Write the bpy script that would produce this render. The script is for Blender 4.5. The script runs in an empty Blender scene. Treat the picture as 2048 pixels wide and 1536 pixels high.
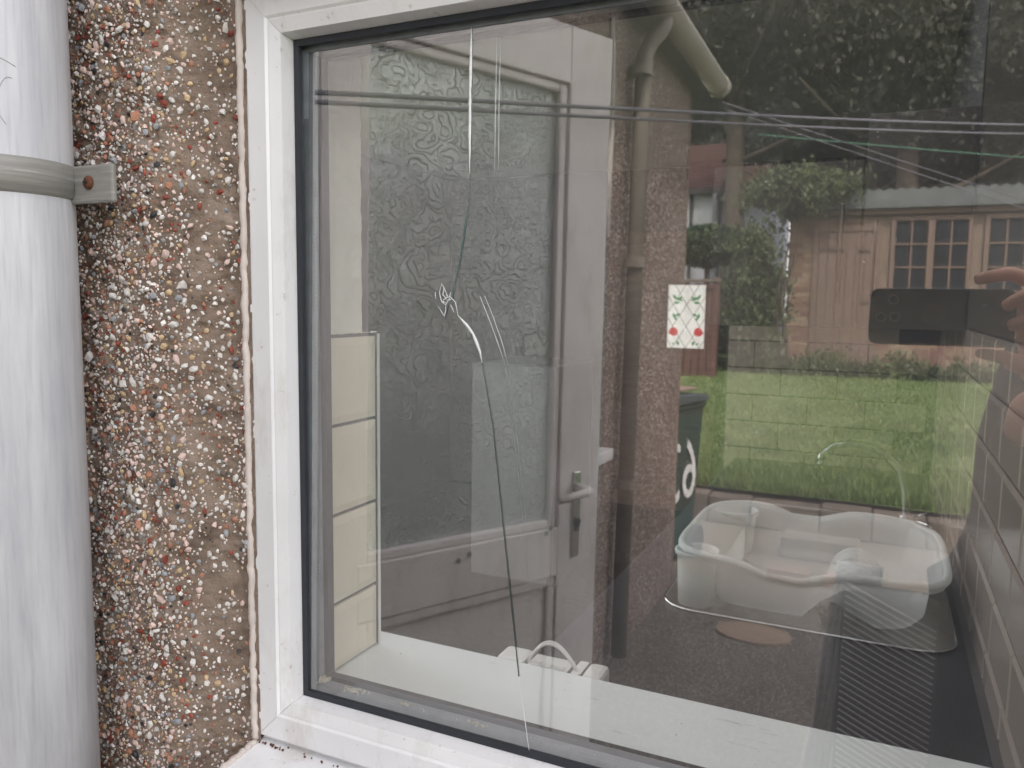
import bpy, bmesh, math, random
from mathutils import Vector, Matrix, noise, Euler
random.seed(7)
R = math.radians
S = bpy.context.scene
COL = S.collection

# ---------------------------------------------------------------- camera
cam_d = bpy.data.cameras.new('camera'); cam = bpy.data.objects.new('camera', cam_d); COL.objects.link(cam)
S.camera = cam
rt = Vector((0.9054, 0.4244, 0.0129)); up = Vector((-0.0561, 0.0895, 0.9944)); fw = Vector((-0.4208, 0.9011, -0.1048))
fw.normalize(); rt = (rt - fw*rt.dot(fw)).normalized(); up = rt.cross(fw)
cam.matrix_world = Matrix(((rt.x, up.x, -fw.x, 0), (rt.y, up.y, -fw.y, -0.56), (rt.z, up.z, -fw.z, 0), (0, 0, 0, 1)))
cam_d.lens = 36*1583.85/2048; cam_d.sensor_width = 36
cam_d.clip_start = 0.01; cam_d.clip_end = 500
cam_d.dof.use_dof = True; cam_d.dof.focus_distance = 0.72; cam_d.dof.aperture_fstop = 12

# ---------------------------------------------------------------- sky, sun, exposure
W = bpy.data.worlds.new('World'); S.world = W; W.use_nodes = True
wn = W.node_tree.nodes; wl = W.node_tree.links
sky = wn.new('ShaderNodeTexSky'); sky.sky_type = 'NISHITA'; sky.sun_disc = False
SUN_EL, SUN_AZ = 48, 20          # azimuth measured from +y towards +x
sky.sun_elevation = R(SUN_EL); sky.sun_rotation = R(SUN_AZ)
sky.air_density = 1.2; sky.dust_density = 1.5; sky.ozone_density = 1.0
hs = wn.new('ShaderNodeHueSaturation'); hs.inputs['Saturation'].default_value = 0.12    # thin cloud cover
bg = wn['Background']; bg.inputs['Strength'].default_value = 0.15
wl.new(sky.outputs['Color'], hs.inputs['Color']); tint = wn.new('ShaderNodeMixRGB'); tint.blend_type = 'MULTIPLY'; tint.inputs[0].default_value = 1; tint.inputs[2].default_value = (1.02, .98, .975, 1)
wl.new(hs.outputs['Color'], tint.inputs[1]); wl.new(tint.outputs[0], bg.inputs['Color'])
sd = bpy.data.lights.new('sun', 'SUN'); sd.energy = 1.2; sd.angle = R(3); sd.color = (1, .95, .88)
so = bpy.data.objects.new('sun', sd); COL.objects.link(so)
az, el = R(SUN_AZ), R(SUN_EL)
sdir = Vector((math.sin(az)*math.cos(el), math.cos(az)*math.cos(el), math.sin(el)))
so.rotation_euler = sdir.to_track_quat('Z', 'Y').to_euler(); so.location = (3, -6, 8)
S.view_settings.view_transform = 'Standard'; S.view_settings.look = 'None'
S.view_settings.exposure = 2.5; S.view_settings.gamma = 1
S.render.engine = 'CYCLES'
cy = S.cycles; cy.use_denoising = True; cy.max_bounces = 12; cy.transparent_max_bounces = 24
cy.glossy_bounces = 6; cy.diffuse_bounces = 4; cy.transmission_bounces = 8; cy.sample_clamp_indirect = 6
cy.caustics_reflective = False; cy.caustics_refractive = False

# ---------------------------------------------------------------- helpers
class NT:
    def __init__(s, name):
        s.m = bpy.data.materials.new(name); s.m.use_nodes = True
        s.t = s.m.node_tree; s.n = s.t.nodes; s.l = s.t.links
        s.b = s.n['Principled BSDF']; s.out = s.n['Material Output']
        s.co = s.n.new('ShaderNodeTexCoord').outputs['Object']
    def new(s, ty, **kw):
        k = s.n.new(ty)
        for a, v in kw.items():
            if a in k.inputs.keys(): k.inputs[a].default_value = v
            else: setattr(k, a, v)
        return k
    def link(s, a, b): s.l.new(a, b)
    def mapped(s, sc=(1, 1, 1), rot=(0, 0, 0)):
        m = s.new('ShaderNodeMapping'); m.inputs['Scale'].default_value = sc; m.inputs['Rotation'].default_value = rot
        s.link(s.co, m.inputs['Vector']); return m.outputs[0]
    def noise(s, sc, det=4, vec=None, rough=.55):
        k = s.new('ShaderNodeTexNoise', Scale=sc, Detail=det, Roughness=rough); s.link(vec or s.co, k.inputs['Vector']); return k.outputs['Fac']
    def ramp(s, fac, stops):
        k = s.new('ShaderNodeValToRGB'); e = k.color_ramp.elements
        while len(e) < len(stops): e.new(.5)
        for i, (p, c) in enumerate(stops): e[i].position = p; e[i].color = (*c, 1)
        s.link(fac, k.inputs[0]); return k.outputs[0]
    def bump(s, h, strength=.3, dist=.001, prev=None):
        k = s.new('ShaderNodeBump', Strength=strength, Distance=dist); s.link(h, k.inputs['Height'])
        if prev: s.link(prev, k.inputs['Normal'])
        return k.outputs[0]
    def color(s, c): s.link(c, s.b.inputs['Base Color'])
    def normal(s, c): s.link(c, s.b.inputs['Normal'])

def plain(name, c, rough=.5, var=.12, sc=8, bump=0, bsc=60, metal=0, stretch=(1, 1, 1), spec=.5):
    t = NT(name)
    n = t.noise(sc, 5, t.mapped(stretch))
    lo = tuple(x*(1-var) for x in c); hi = tuple(min(1, x*(1+var)) for x in c)
    t.color(t.ramp(n, [(.3, lo), (.7, hi)]))
    t.b.inputs['Roughness'].default_value = rough; t.b.inputs['Metallic'].default_value = metal
    t.b.inputs['Specular IOR Level'].default_value = spec
    if bump: t.normal(t.bump(t.noise(bsc, 4), bump, .002))
    return t.m

def tag(o, label=None, cat=None, group=None, kind=None):
    if label: o['label'] = label
    if cat: o['category'] = cat
    if group: o['group'] = group
    if kind: o['kind'] = kind
    return o
def empty(name, loc=(0, 0, 0), rz=0, **kw):
    o = bpy.data.objects.new(name, None); COL.objects.link(o); o.location = loc; o.rotation_euler = (0, 0, rz)
    o.empty_display_size = .05
    return tag(o, **kw)
def link(name, me, parent=None):
    o = bpy.data.objects.new(name, me); COL.objects.link(o)
    if parent: o.parent = parent
    return o
def obj(name, bm, mat, parent=None, smooth=False, bevel=0, **kw):
    me = bpy.data.meshes.new(name); bmesh.ops.recalc_face_normals(bm, faces=bm.faces); bm.to_mesh(me); bm.free()
    for m in (mat if isinstance(mat, (list, tuple)) else [mat]): me.materials.append(m)
    if smooth: me.polygons.foreach_set('use_smooth', [True]*len(me.polygons))
    o = link(name, me, parent)
    if bevel:
        b = o.modifiers.new('b', 'BEVEL'); b.width = bevel; b.segments = 2; b.limit_method = 'ANGLE'; b.angle_limit = R(40)
    return tag(o, **kw) if kw else o
def B(): return bmesh.new()
def box(bm, x0, x1, y0, y1, z0, z1):
    v = [bm.verts.new(p) for p in ((x0, y0, z0), (x1, y0, z0), (x1, y1, z0), (x0, y1, z0), (x0, y0, z1), (x1, y0, z1), (x1, y1, z1), (x0, y1, z1))]
    for f in ((0, 3, 2, 1), (4, 5, 6, 7), (0, 1, 5, 4), (1, 2, 6, 5), (2, 3, 7, 6), (3, 0, 4, 7)): bm.faces.new([v[i] for i in f])
    return bm
def bx(*a): return box(B(), *a)
def tube(bm, pts, rad, n=10, cap=True):
    pts = [Vector(p) for p in pts]; rings = []; ref = None
    for i, p in enumerate(pts):
        t = ((pts[min(i+1, len(pts)-1)] - pts[max(i-1, 0)])).normalized()
        if ref is None: ref = Vector((0, 0, 1)) if abs(t.z) < .9 else Vector((0, 1, 0))
        a = (ref - t*ref.dot(t)).normalized(); b = t.cross(a); ref = a
        r = rad[i] if isinstance(rad, (list, tuple)) else rad
        rings.append([bm.verts.new(p + a*math.cos(2*math.pi*k/n)*r + b*math.sin(2*math.pi*k/n)*r) for k in range(n)])
    for i in range(len(rings)-1):
        for k in range(n): bm.faces.new((rings[i][k], rings[i][(k+1) % n], rings[i+1][(k+1) % n], rings[i+1][k]))
    if cap:
        bm.faces.new(rings[0]); bm.faces.new(list(reversed(rings[-1])))
    return bm
def prism(bm, prof, axis, a0, a1):
    """prof: 2-D outline swept straight along axis from a0 to a1"""
    def P(u, v, w): return {'x': (w, u, v), 'y': (u, w, v), 'z': (u, v, w)}[axis]
    A = [bm.verts.new(P(u, v, a0)) for u, v in prof]; C = [bm.verts.new(P(u, v, a1)) for u, v in prof]
    n = len(prof)
    for i in range(n): bm.faces.new((A[i], A[(i+1) % n], C[(i+1) % n], C[i]))
    bm.faces.new(A); bm.faces.new(list(reversed(C))); return bm
def grid(bm, nu, nv, fn):
    V = [[bm.verts.new(fn(i/nu, j/nv)) for j in range(nv+1)] for i in range(nu+1)]
    for i in range(nu):
        for j in range(nv): bm.faces.new((V[i][j], V[i+1][j], V[i+1][j+1], V[i][j+1]))
    return bm
def sm(x): x = max(0, min(1, x)); return x*x*(3-2*x)

# ---------------------------------------------------------------- materials
def upvc(name, c=(.80, .80, .81)):
    t = NT(name)
    n = t.noise(5, 6); n2 = t.noise(140, 3)
    a = t.ramp(n, [(.35, tuple(x*.9 for x in c)), (.6, c)])
    sp = t.ramp(n2, [(.26, (.55, .5, .42)), (.33, (1, 1, 1))])
    dz_ = t.ramp(t.noise(16, 9, t.mapped((1, 1, .35)), .75), [(.34, (.74, .70, .64)), (.48, (1, 1, 1))])
    mq = t.new('ShaderNodeMixRGB', blend_type='MULTIPLY'); mq.inputs[0].default_value = .55; t.link(a, mq.inputs[1]); t.link(dz_, mq.inputs[2]); a = mq.outputs[0]
    mx = t.new('ShaderNodeMixRGB', blend_type='MULTIPLY'); mx.inputs[0].default_value = .5
    t.link(a, mx.inputs[1]); t.link(sp, mx.inputs[2]); t.color(mx.outputs[0])
    t.b.inputs['Roughness'].default_value = .32
    t.normal(t.bump(t.noise(30, 3), .06, .001)); return t.m
M = {}
M['upvc'] = upvc('white_upvc')
M['upvc_bead'] = upvc('white_upvc_bead', (.80, .79, .77))
M['upvc_door'] = upvc('door_upvc', (.88, .84, .82))
M['black'] = plain('black_rubber', (.022, .026, .034), .5, .2, 40, .2, 200)
M['spacer'] = plain('spacer_grey', (.20, .22, .24), .35, .15, 60)
M['dust'] = plain('dusty_residue', (.45, .42, .33), .9, .4, 300, .8, 400)
M['caulk'] = plain('sealant', (.56, .50, .46), .6, .12, 60, .3, 160)
M['white_gloss'] = plain('white_gloss', (.80, .80, .78), .3, .05, 4)
M['chrome'] = plain('chrome', (.75, .76, .77), .12, .05, 10, metal=1)
M['steel'] = plain('steel', (.42, .41, .39), .35, .12, 20, metal=1)
M['rust'] = plain('rust', (.10, .035, .015), .8, .4, 300, .6, 500)
M['grout'] = plain('dark_grout', (.06, .062, .066), .8, .2, 80)
M['tile_cream'] = plain('cream_tile', (.84, .77, .62), .18, .04, 5)
M['tile_grey'] = plain('grey_tile', (.36, .30, .26), .16, .08, 3)
M['wood_dark'] = plain('dark_wood', (.10, .05, .03), .5, .3, 6, .2, 40, stretch=(1, 1, 8))
M['skin'] = plain('skin', (.82, .45, .33), .5, .08, 20, .1, 200)
M['navy'] = plain('navy_cloth', (.012, .016, .03), .9, .2, 60, .4, 300)
M['rib'] = plain('grey_knit', (.88, .88, .9), .95, .2, 120, .4, 300)
M['hair'] = plain('hair', (.03, .02, .015), .6, .3, 80)
M['phone'] = plain('phone_case', (.05, .052, .055), .45, .2, 10)
M['phone_disc'] = plain('phone_disc', (.10, .095, .085), .3, .1, 30)
M['cable'] = plain('cable_grey', (.22, .21, .25), .7, .1, 10)
M['cable_green'] = plain('line_green', (.10, .28, .18), .7, .1, 10)
M['bin'] = plain('bin_green', (.010, .042, .034), .5, .2, 10, .1, 60)
M['bin_lid'] = plain('bin_lid_grey', (.05, .075, .08), .5, .2, 10)
M['cardboard'] = plain('cardboard', (.30, .21, .17), .9, .1, 10)
M['paint_white'] = plain('white_paint', (.78, .78, .76), .6, .08, 20)
M['blue'] = plain('blue_tape', (.03, .06, .35), .5, .1, 10)
M['soffit'] = plain('soffit_dark', (.06, .055, .05), .7, .15, 10)
M['drain_plastic'] = plain('cream_plastic', (.42, .39, .34), .4, .1, 6)
M['stain'] = plain('pale_mortar_stain', (.5, .47, .43), .9, .2, 60, .5, 100)
M['roof_red'] = plain('roof_tile_red', (.075, .033, .027), .85, .25, 6)
M['roof_grey'] = plain('roof_tile_grey', (.17, .16, .16), .85, .25, 6)
M['wall_white'] = plain('white_render', (.62, .63, .66), .9, .08, 3)
M['wall_blue'] = plain('pale_render', (.36, .38, .45), .9, .08, 3)
M['timber_pink'] = plain('outbuilding_paint', (.155, .105, .08), .7, .12, 8, stretch=(6, 1, 1))
M['glass_dark'] = plain('dark_window_glass', (.02, .025, .03), .08, .3, 1)
M['fence'] = plain('fence_board', (.09, .045, .035), .85, .3, 8, .2, 40, stretch=(4, 4, .6))
M['sandstone'] = plain('garden_wall_stone', (.13, .105, .085), .9, .3, 8, .6, 40)
M['bark'] = plain('bark', (.07, .055, .04), .95, .4, 12, .8, 30)
M['corr'] = plain('corrugated_sheet', (.10, .11, .11), .7, .2, 4)
M['ceil'] = plain('ceiling_paint', (.66, .61, .60), .9, .04, 2)
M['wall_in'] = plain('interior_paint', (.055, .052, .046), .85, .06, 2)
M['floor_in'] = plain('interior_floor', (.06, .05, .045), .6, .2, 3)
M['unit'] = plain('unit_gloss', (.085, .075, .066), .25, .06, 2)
M['worktop'] = plain('worktop_black', (.022, .024, .03), .35, .5, 160)

def m_downpipe():
    t = NT('weathered_pipe_paint')
    v = t.mapped((1, 1, .12), (0, 0, .2))
    a = t.ramp(t.noise(38, 8, v, .65), [(.34, (.48, .49, .53)), (.50, (.56, .57, .60)), (.66, (.65, .66, .69))])
    b = t.ramp(t.noise(260, 5, t.mapped((1, 1, .05))), [(.28, (.72, .73, .76)), (.5, (1, 1, 1))])
    mx = t.new('ShaderNodeMixRGB', blend_type='MULTIPLY'); mx.inputs[0].default_value = .55
    t.link(a, mx.inputs[1]); t.link(b, mx.inputs[2]); t.color(mx.outputs[0])
    t.b.inputs['Roughness'].default_value = .42
    t.normal(t.bump(t.noise(90, 4, v), .12, .001)); return t.m
M['pipe'] = m_downpipe()
def m_band():
    t = NT('bracket_plastic')
    a = t.ramp(t.noise(60, 8, t.mapped((.25, .25, 6)), .7), [(.4, (.20, .195, .18)), (.6, (.27, .265, .245)), (.74, (.50, .50, .48))])
    t.color(a); t.b.inputs['Roughness'].default_value = .5; t.normal(t.bump(t.noise(200, 4), .2, .001)); return t.m
M['band'] = m_band()
def m_mortar():
    t = NT('mortar')
    a = t.ramp(t.noise(26, 8, None, .65), [(.30, (.14, .100, .077)), (.5, (.26, .195, .15)), (.72, (.36, .285, .23))])
    t.color(a); t.b.inputs['Roughness'].default_value = .95
    n1 = t.bump(t.noise(150, 8, None, .7), 1, .004); t.normal(t.bump(t.noise(700, 4), .6, .001, n1)); return t.m
M['mortar'] = m_mortar()
def m_pebbledash(name, sc, base, tint):
    t = NT(name)
    v = t.new('ShaderNodeTexVoronoi', Scale=sc); t.link(t.co, v.inputs['Vector'])
    c = t.ramp(v.outputs['Color'], [(0, tint[0]), (.3, tint[1]), (.6, tint[2]), (.85, tint[3]), (1, tint[4])])
    msk = t.ramp(v.outputs['Distance'], [(.35, (1, 1, 1)), (.62, (0, 0, 0))])
    mx = t.new('ShaderNodeMixRGB'); t.link(msk, mx.inputs[0]); mx.inputs[1].default_value = (*base, 1); t.link(c, mx.inputs[2])
    big = t.ramp(t.noise(3, 5), [(.3, (.75, .72, .7)), (.7, (1, 1, 1))])
    m2 = t.new('ShaderNodeMixRGB', blend_type='MULTIPLY'); m2.inputs[0].default_value = 1; t.link(mx.outputs[0], m2.inputs[1]); t.link(big, m2.inputs[2])
    t.color(m2.outputs[0]); t.b.inputs['Roughness'].default_value = .85
    t.normal(t.bump(msk, 1, .006)); return t.m
M['pebbledash'] = m_pebbledash('distant_pebbledash', 85, (.17, .115, .09), [(.80, .70, .64), (.18, .10, .075), (.85, .78, .72), (.34, .22, .17), (.55, .37, .29)])
M['concrete'] = m_pebbledash('exposed_aggregate', 90, (.13, .105, .085), [(.40, .35, .30), (.12, .09, .07), (.48, .42, .36), (.19, .15, .12), (.28, .22, .17)])
STONES = [plain('stone_white', (.68, .65, .62), .55, .3, 90, .4, 500), plain('stone_pink', (.66, .50, .45), .6, .3, 90, .4, 500),
          plain('stone_orange', (.40, .19, .12), .6, .3, 120, .4, 500), plain('stone_red', (.26, .055, .035), .55, .3, 120, .4, 500),
          plain('stone_grey', (.30, .31, .33), .6, .25, 90, .4, 500), plain('stone_tan', (.55, .40, .24), .6, .25, 90, .4, 500),
          plain('stone_black', (.03, .032, .036), .4, .3, 90, .3, 500)]
def m_sill():
    t = NT('inner_sill_paint')
    v = t.mapped((1, 1, 1), (0, 0, .4))
    a = t.ramp(t.noise(6, 6), [(.3, (.80, .84, .84)), (.7, (.87, .90, .89))])
    sc = t.new('ShaderNodeTexNoise', Scale=60, Detail=6, Roughness=.7); t.link(t.mapped((.25, 1.6, 1), (0, 0, .5)), sc.inputs['Vector'])
    b = t.ramp(sc.outputs['Fac'], [(.30, (.55, .53, .49)), (.38, (1, 1, 1))])
    mx = t.new('ShaderNodeMixRGB', blend_type='MULTIPLY'); mx.inputs[0].default_value = .7
    t.link(a, mx.inputs[1]); t.link(b, mx.inputs[2]); t.color(mx.outputs[0]); t.b.inputs['Roughness'].default_value = .3; return t.m
M['sill'] = m_sill()
M['plaster'] = plain('painted_plaster', (.82, .82, .72), .7, .06, 10, .9, 26)
def m_pane(name, boost, dirt):
    t = NT(name); t.n.remove(t.b)
    fr = t.new('ShaderNodeLayerWeight', Blend=.5)          # 'Facing' is the same from both sides of the thin pane
    p4 = t.new('ShaderNodeMath', operation='POWER'); t.link(fr.outputs['Facing'], p4.inputs[0]); p4.inputs[1].default_value = 3.5
    mul = t.new('ShaderNodeMath', operation='MULTIPLY_ADD', use_clamp=True); t.link(p4.outputs[0], mul.inputs[0])
    mul.inputs[1].default_value = boost[0]; mul.inputs[2].default_value = boost[1]
    tr = t.new('ShaderNodeBsdfTransparent'); tr.inputs['Color'].default_value = (.985, .998, .990, 1)
    gl = t.new('ShaderNodeBsdfGlossy', Roughness=0.0); gl.inputs['Color'].default_value = (1, .985, .97, 1)
    wave = t.new('ShaderNodeBump', Strength=.02, Distance=.004); t.link(t.noise(5, 1), wave.inputs['Height']); t.link(wave.outputs[0], gl.inputs['Normal'])
    mx = t.new('ShaderNodeMixShader'); t.link(mul.outputs[0], mx.inputs[0]); t.link(tr.outputs[0], mx.inputs[1]); t.link(gl.outputs[0], mx.inputs[2])
    df = t.new('ShaderNodeBsdfDiffuse'); df.inputs['Color'].default_value = (.68, .70, .74, 1)
    d1 = t.ramp(t.noise(7, 6, None, .7), [(.3, (dirt*.4,)*3), (.7, (dirt*1.3,)*3)])
    d2 = t.ramp(t.noise(260, 2), [(.235, (.5,)*3), (.25, (0,)*3)])
    ad = t.new('ShaderNodeMixRGB', blend_type='ADD'); ad.inputs[0].default_value = 1; t.link(d1, ad.inputs[1]); t.link(d2, ad.inputs[2])
    m2 = t.new('ShaderNodeMixShader'); t.link(ad.outputs[0], m2.inputs[0]); t.link(mx.outputs[0], m2.inputs[1]); t.link(df.outputs[0], m2.inputs[2])
    t.link(m2.outputs[0], t.out.inputs['Surface']); return t.m
M['pane_out'] = m_pane('outer_pane_glass', (.7, .225), .040)
M['pane_in'] = m_pane('inner_pane_glass', (.5, .04), .004)

# ================================================================ THE SETTING
GZ = -1.45
def m_ground(name, a, b, sc):
    t = NT(name); t.color(t.ramp(t.noise(sc, 8, None, .65), [(.3, a), (.7, b)])); t.b.inputs['Roughness'].default_value = .95
    t.normal(t.bump(t.noise(sc*12, 5), .8, .02)); return t.m
M['soil'] = m_ground('grassy_ground', (.05, .08, .025), (.09, .12, .04), 2)
M['lawn'] = m_ground('lawn_turf', (.10, .14, .05), (.15, .195, .07), 3)
obj('ground', grid(B(), 1, 1, lambda u, v: (-150+300*u, -200+350*v, GZ-.05)), M['soil'], kind='structure')
obj('patio', bx(-2.2, 3.2, -5.2, -.05, GZ-.04, GZ), M['concrete'], kind='structure')
def lawn_z(y): return -1.22 + (.0385 if y > -13.2 else .0385)*min(-5.3-y, 9)*1.55
obj('lawn', grid(B(), 60, 40, lambda u, v: (-7+14*u, -5.3-9*v, lawn_z(-5.3-9*v) + .03*noise.noise(Vector((u*20, v*14, 0))))), M['lawn'], kind='structure', smooth=True)
obj('terrain', grid(B(), 10, 10, lambda u, v: (-40+80*u, -14.3-60*v, lawn_z(-14.3)-.02)), M['soil'], kind='structure')

# grass blades (uncountable)
def blades(name, n, region, h, mat, label):
    V = []; F = []
    for i in range(n):
        x = random.uniform(region[0], region[1]); y = -5.32 - (random.random()**1.6)*(region[2]); z = lawn_z(y)
        a = random.uniform(0, 6.28); hh = h*random.uniform(.4, 1.2)*(1.5 if y > -5.9 else .7); w = .006+.004*random.random()+(-5.3-y)*.002
        lx, ly = random.uniform(-.5, .5)*hh, random.uniform(-.5, .5)*hh
        k = len(V); V += [(x-w*math.cos(a), y-w*math.sin(a), z-.01), (x+w*math.cos(a), y+w*math.sin(a), z-.01), (x+lx, y+ly, z+hh)]; F.append((k, k+1, k+2))
    me = bpy.data.meshes.new(name); me.from_pydata(V, [], F); me.materials.append(mat); o = link(name, me); tag(o, label, 'grass', kind='stuff'); return o
def m_leaf(name, a, b, sc=1.5):
    t = NT(name); t.color(t.ramp(t.noise(sc, 3), [(.3, a), (.7, b)])); t.b.inputs['Roughness'].default_value = .6
    t.b.inputs['Transmission Weight'].default_value = 0; return t.m
M['blade'] = m_leaf('grass_blade', (.10, .165, .045), (.17, .22, .075), 2.5)
blades('grass', 60000, (-2.6, 1.8, 8.5), .055, M['blade'], 'long unmown lawn grass reflected in the window, above the low stone edging')

# ---------------- pebble-dashed house wall
def wall_y(x, z):
    t = sm((x+.585)/.065)                       # main face -> chamfered reveal
    return -.060*(1-t) - .0205*t
wall = empty('pebbledash_wall', (0, 0, 0), label='brown pebbledash house wall of white and red stones between pipe and window', cat='wall')
def wall_pt(x, z):
    y = wall_y(x, z)
    n1 = noise.noise(Vector((x*22, 3, z*22))); n2 = noise.noise(Vector((x*70, 9, z*70))); n3 = noise.noise(Vector((x*210, 1, z*210)))
    k = 1 - sm((x+.522)/.012)*.85
    return y - (n1*.0040 + n2*.0042 + n3*.0026)*k
gx0, gx1, gz0, gz1 = -.80, -.507, -.70, .50
obj('mortar_face', grid(B(), 150, 620, lambda u, v: (gx0+(gx1-gx0)*u, wall_pt(gx0+(gx1-gx0)*u, gz0+(gz1-gz0)*v), gz0+(gz1-gz0)*v)), M['mortar'], wall, smooth=True)
obj('wall_block', bx(-.97, -.513, -.02, .148, GZ, 1.6), M['mortar'], wall)
obj('wall_block', bx(-.97, -.80, -.058, -.02, GZ, 1.6), M['pebbledash'], wall)
obj('wall_block', bx(-.80, -.513, -.058, -.02, .50, 1.6), M['pebbledash'], wall)
obj('wall_block', bx(-.80, -.513, -.058, -.02, GZ, -.70), M['pebbledash'], wall)
obj('wall_block', bx(-.513, .182, -.058, .148, .27, 1.6), M['pebbledash'], wall)
obj('wall_block', bx(-.513, .182, -.05, .148, GZ, -.432), M['pebbledash'], wall)
obj('wall_block', bx(.182, 3.2, -.058, .148, GZ, 1.6), M['pebbledash'], wall)
obj('upper_wall', bx(-3.3, 6, 2.0, 7.5, 1.06, 5.2), M['pebbledash'], wall)  # unseen upper storey, set back and sized to shade facade and patio
obj('upper_wall', bx(3.2, 6, -.058, 7.5, GZ, 1.055), M['pebbledash'], wall)
obj('roof', prism(B(), [(1.8, 5.205), (4.7, 6.8), (7.7, 5.205)], 'x', -3.5, 6.2), M['roof_red'], wall)
# pebbles: seven stone shapes, real geometry
def pebble_mesh(seed, mat):
    rnd = random.Random(seed); bm = B(); bmesh.ops.create_icosphere(bm, subdivisions=1, radius=1)
    s = Vector((rnd.uniform(.75, 1.25), rnd.uniform(.5, .8), rnd.uniform(.6, 1)))
    for v in bm.verts:
        f = 1 + rnd.uniform(-.42, .30); v.co = Vector((v.co.x*s.x*f, v.co.y*s.y*f, v.co.z*s.z*f))
    return bm
shapes = []
for i in range(14):
    bm = pebble_mesh(i, None); shapes.append(([v.co.copy() for v in bm.verts], [[v.index for v in f.verts] for f in bm.faces])); bm.free()
mesh_cache = {}
def pmesh(si, mi):
    if (si, mi) not in mesh_cache:
        me = bpy.data.meshes.new('pebble'); me.from_pydata(shapes[si][0], [], shapes[si][1]); me.materials.append(STONES[mi]); mesh_cache[(si, mi)] = me
    return mesh_cache[(si, mi)]
peb = []
cells = {}
tries = 0
while len(peb) < 17000 and tries < 200000:
    tries += 1
    x = random.uniform(-.79, -.513); z = random.uniform(-.6, .45)
    edge = -.558 + .012*noise.noise(Vector((z*9, 0, 5)))
    dn = noise.noise(Vector((x*30, 7, z*30))); dn2 = noise.noise(Vector((x*9, 2, z*9)))
    dense = x < edge
    p = (1.0 + .6*dn) if dense else (.20 + .6*max(0, dn) + .25*dn2)
    if random.random() > p: continue
    r = random.choice((.0010, .0014, .0018, .0023, .0028, .0035)) * random.uniform(.85, 1.25)
    r *= 1.12 if dense else .95
    if random.random() < .05: r *= 1.4
    key = (int(x/.006), int(z/.006)); bad = False
    for a in (-1, 0, 1):
        for b in (-1, 0, 1):
            for (qx, qz, qr) in cells.get((key[0]+a, key[1]+b), ()):
                if (qx-x)**2+(qz-z)**2 < ((r+qr)*.66)**2: bad = True
    if bad: continue
    cells.setdefault(key, []).append((x, z, r))
    w = (40, 24, 9, 7, 9, 9, 3) if dense else (54, 18, 6, 6, 6, 8, 2)
    peb.append((r, x, z, random.choices(range(7), w)[0], random.randrange(14)))
def pvis(p): return p[0]*(1 if (-.69 < p[1] and -.42 < p[2] < .28) else .3)
peb.sort(key=pvis, reverse=True)
def pmat(p):
    r, x, z, mi, si = p; y = wall_pt(x, z)
    tilt = -.4 if x > -.575 else random.uniform(-.15, .15)
    return Matrix.Translation((x, y - r*random.uniform(-.45, .35), z)) @ Euler((random.uniform(-.5, .5), random.uniform(0, 6.28), random.uniform(-.5, .5)+tilt*0)).to_matrix().to_4x4() @ Matrix.Scale(r, 4)
for p in peb[:290]:
    o = link('pebble', pmesh(p[4], p[3]), wall); o.matrix_world = pmat(p)
V = []; F = []; MI = []
for p in peb[290:]:
    m = pmat(p); k = len(V); V += [m @ c for c in shapes[p[4]][0]]; F += [[i+k for i in f] for f in shapes[p[4]][1]]; MI += [p[3]]*len(shapes[p[4]][1])
me = bpy.data.meshes.new('small_pebbles'); me.from_pydata(V, [], F)
for s in STONES: me.materials.append(s)
me.polygons.foreach_set('material_index', MI); tag(link('small_pebbles', me, wall), kind='stuff')

# ---------------- window
win = empty('window', (-.17, 0, -.07), label='white window with cracked double glazing set in the pebbledash wall', cat='window')
def wpart(name, bm, mat, parent=None, **kw):
    """mesh written in world coordinates, parented to the window thing"""
    p = parent or win
    base = Vector((-.17, 0, -.07))
    bmesh.ops.translate(bm, verts=bm.verts, vec=-base)
    return obj(name, bm, mat, p, **kw) if p is win else obj(name, bm, mat, p, **kw)
XL, XRr, ZB, ZT = -.511, .178, -.409, .260
prof = [(0, .048), (0, -.018), (.002, -.020), (.025, -.0215), (.027, -.0198), (.0285, -.0198), (.039, -.0175), (.0415, -.006), (.0415, .002), (.035, .002), (.035, .02), (.030, .02), (.030, .048)]
def member(side):
    bm = B(); L = []
    for end in (0, 1):
        ring = []
        for s, y in prof:
            if side == 'l': p = (XL+s, y, (ZB+s) if end == 0 else (ZT-s))
            if side == 'r': p = (XRr-s, y, (ZB+s) if end == 0 else (ZT-s))
            if side == 't': p = ((XL+s) if end == 0 else (XRr-s), y, ZT-s)
            if side == 'b': p = ((XL+s) if end == 0 else (XRr-s), y, ZB+s)
            # hairline open mitre
            g = .0002
            p = list(p)
            if side in 'lr': p[2] += g if end == 0 else -g
            else: p[0] += g if end == 0 else -g
            ring.append(bm.verts.new(p))
        L.append(ring)
    n = len(prof)
    for i in range(n): bm.faces.new((L[0][i], L[0][(i+1) % n], L[1][(i+1) % n], L[1][i]))
    bm.faces.new(L[0]); bm.faces.new(L[1]); return bm
for s in 'lrtb': wpart('frame', member(s), M['upvc'])
def ring_box(xl, xr, zb, zt, w, y0, y1, gap=0):
    return [bx(xl, xl+w, y0, y1, zb, zt), bx(xr-w, xr, y0, y1, zb, zt), bx(xl+w, xr-w, y0, y1, zb, zb+w), bx(xl+w, xr-w, y0, y1, zt-w, zt)]
gi = .0415
for b_ in ring_box(XL+gi+.0001, XRr-gi-.0001, ZB+gi+.0001, ZT-gi-.0001, .0055, -.0045, -.0006): wpart('rubber_gasket', b_, M['black'])
for b_ in ring_box(XL+.036, XRr-.036, ZB+.036, ZT-.036, .0140, .0042, .0160): wpart('spacer_bar', b_, M['spacer'])
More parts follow.
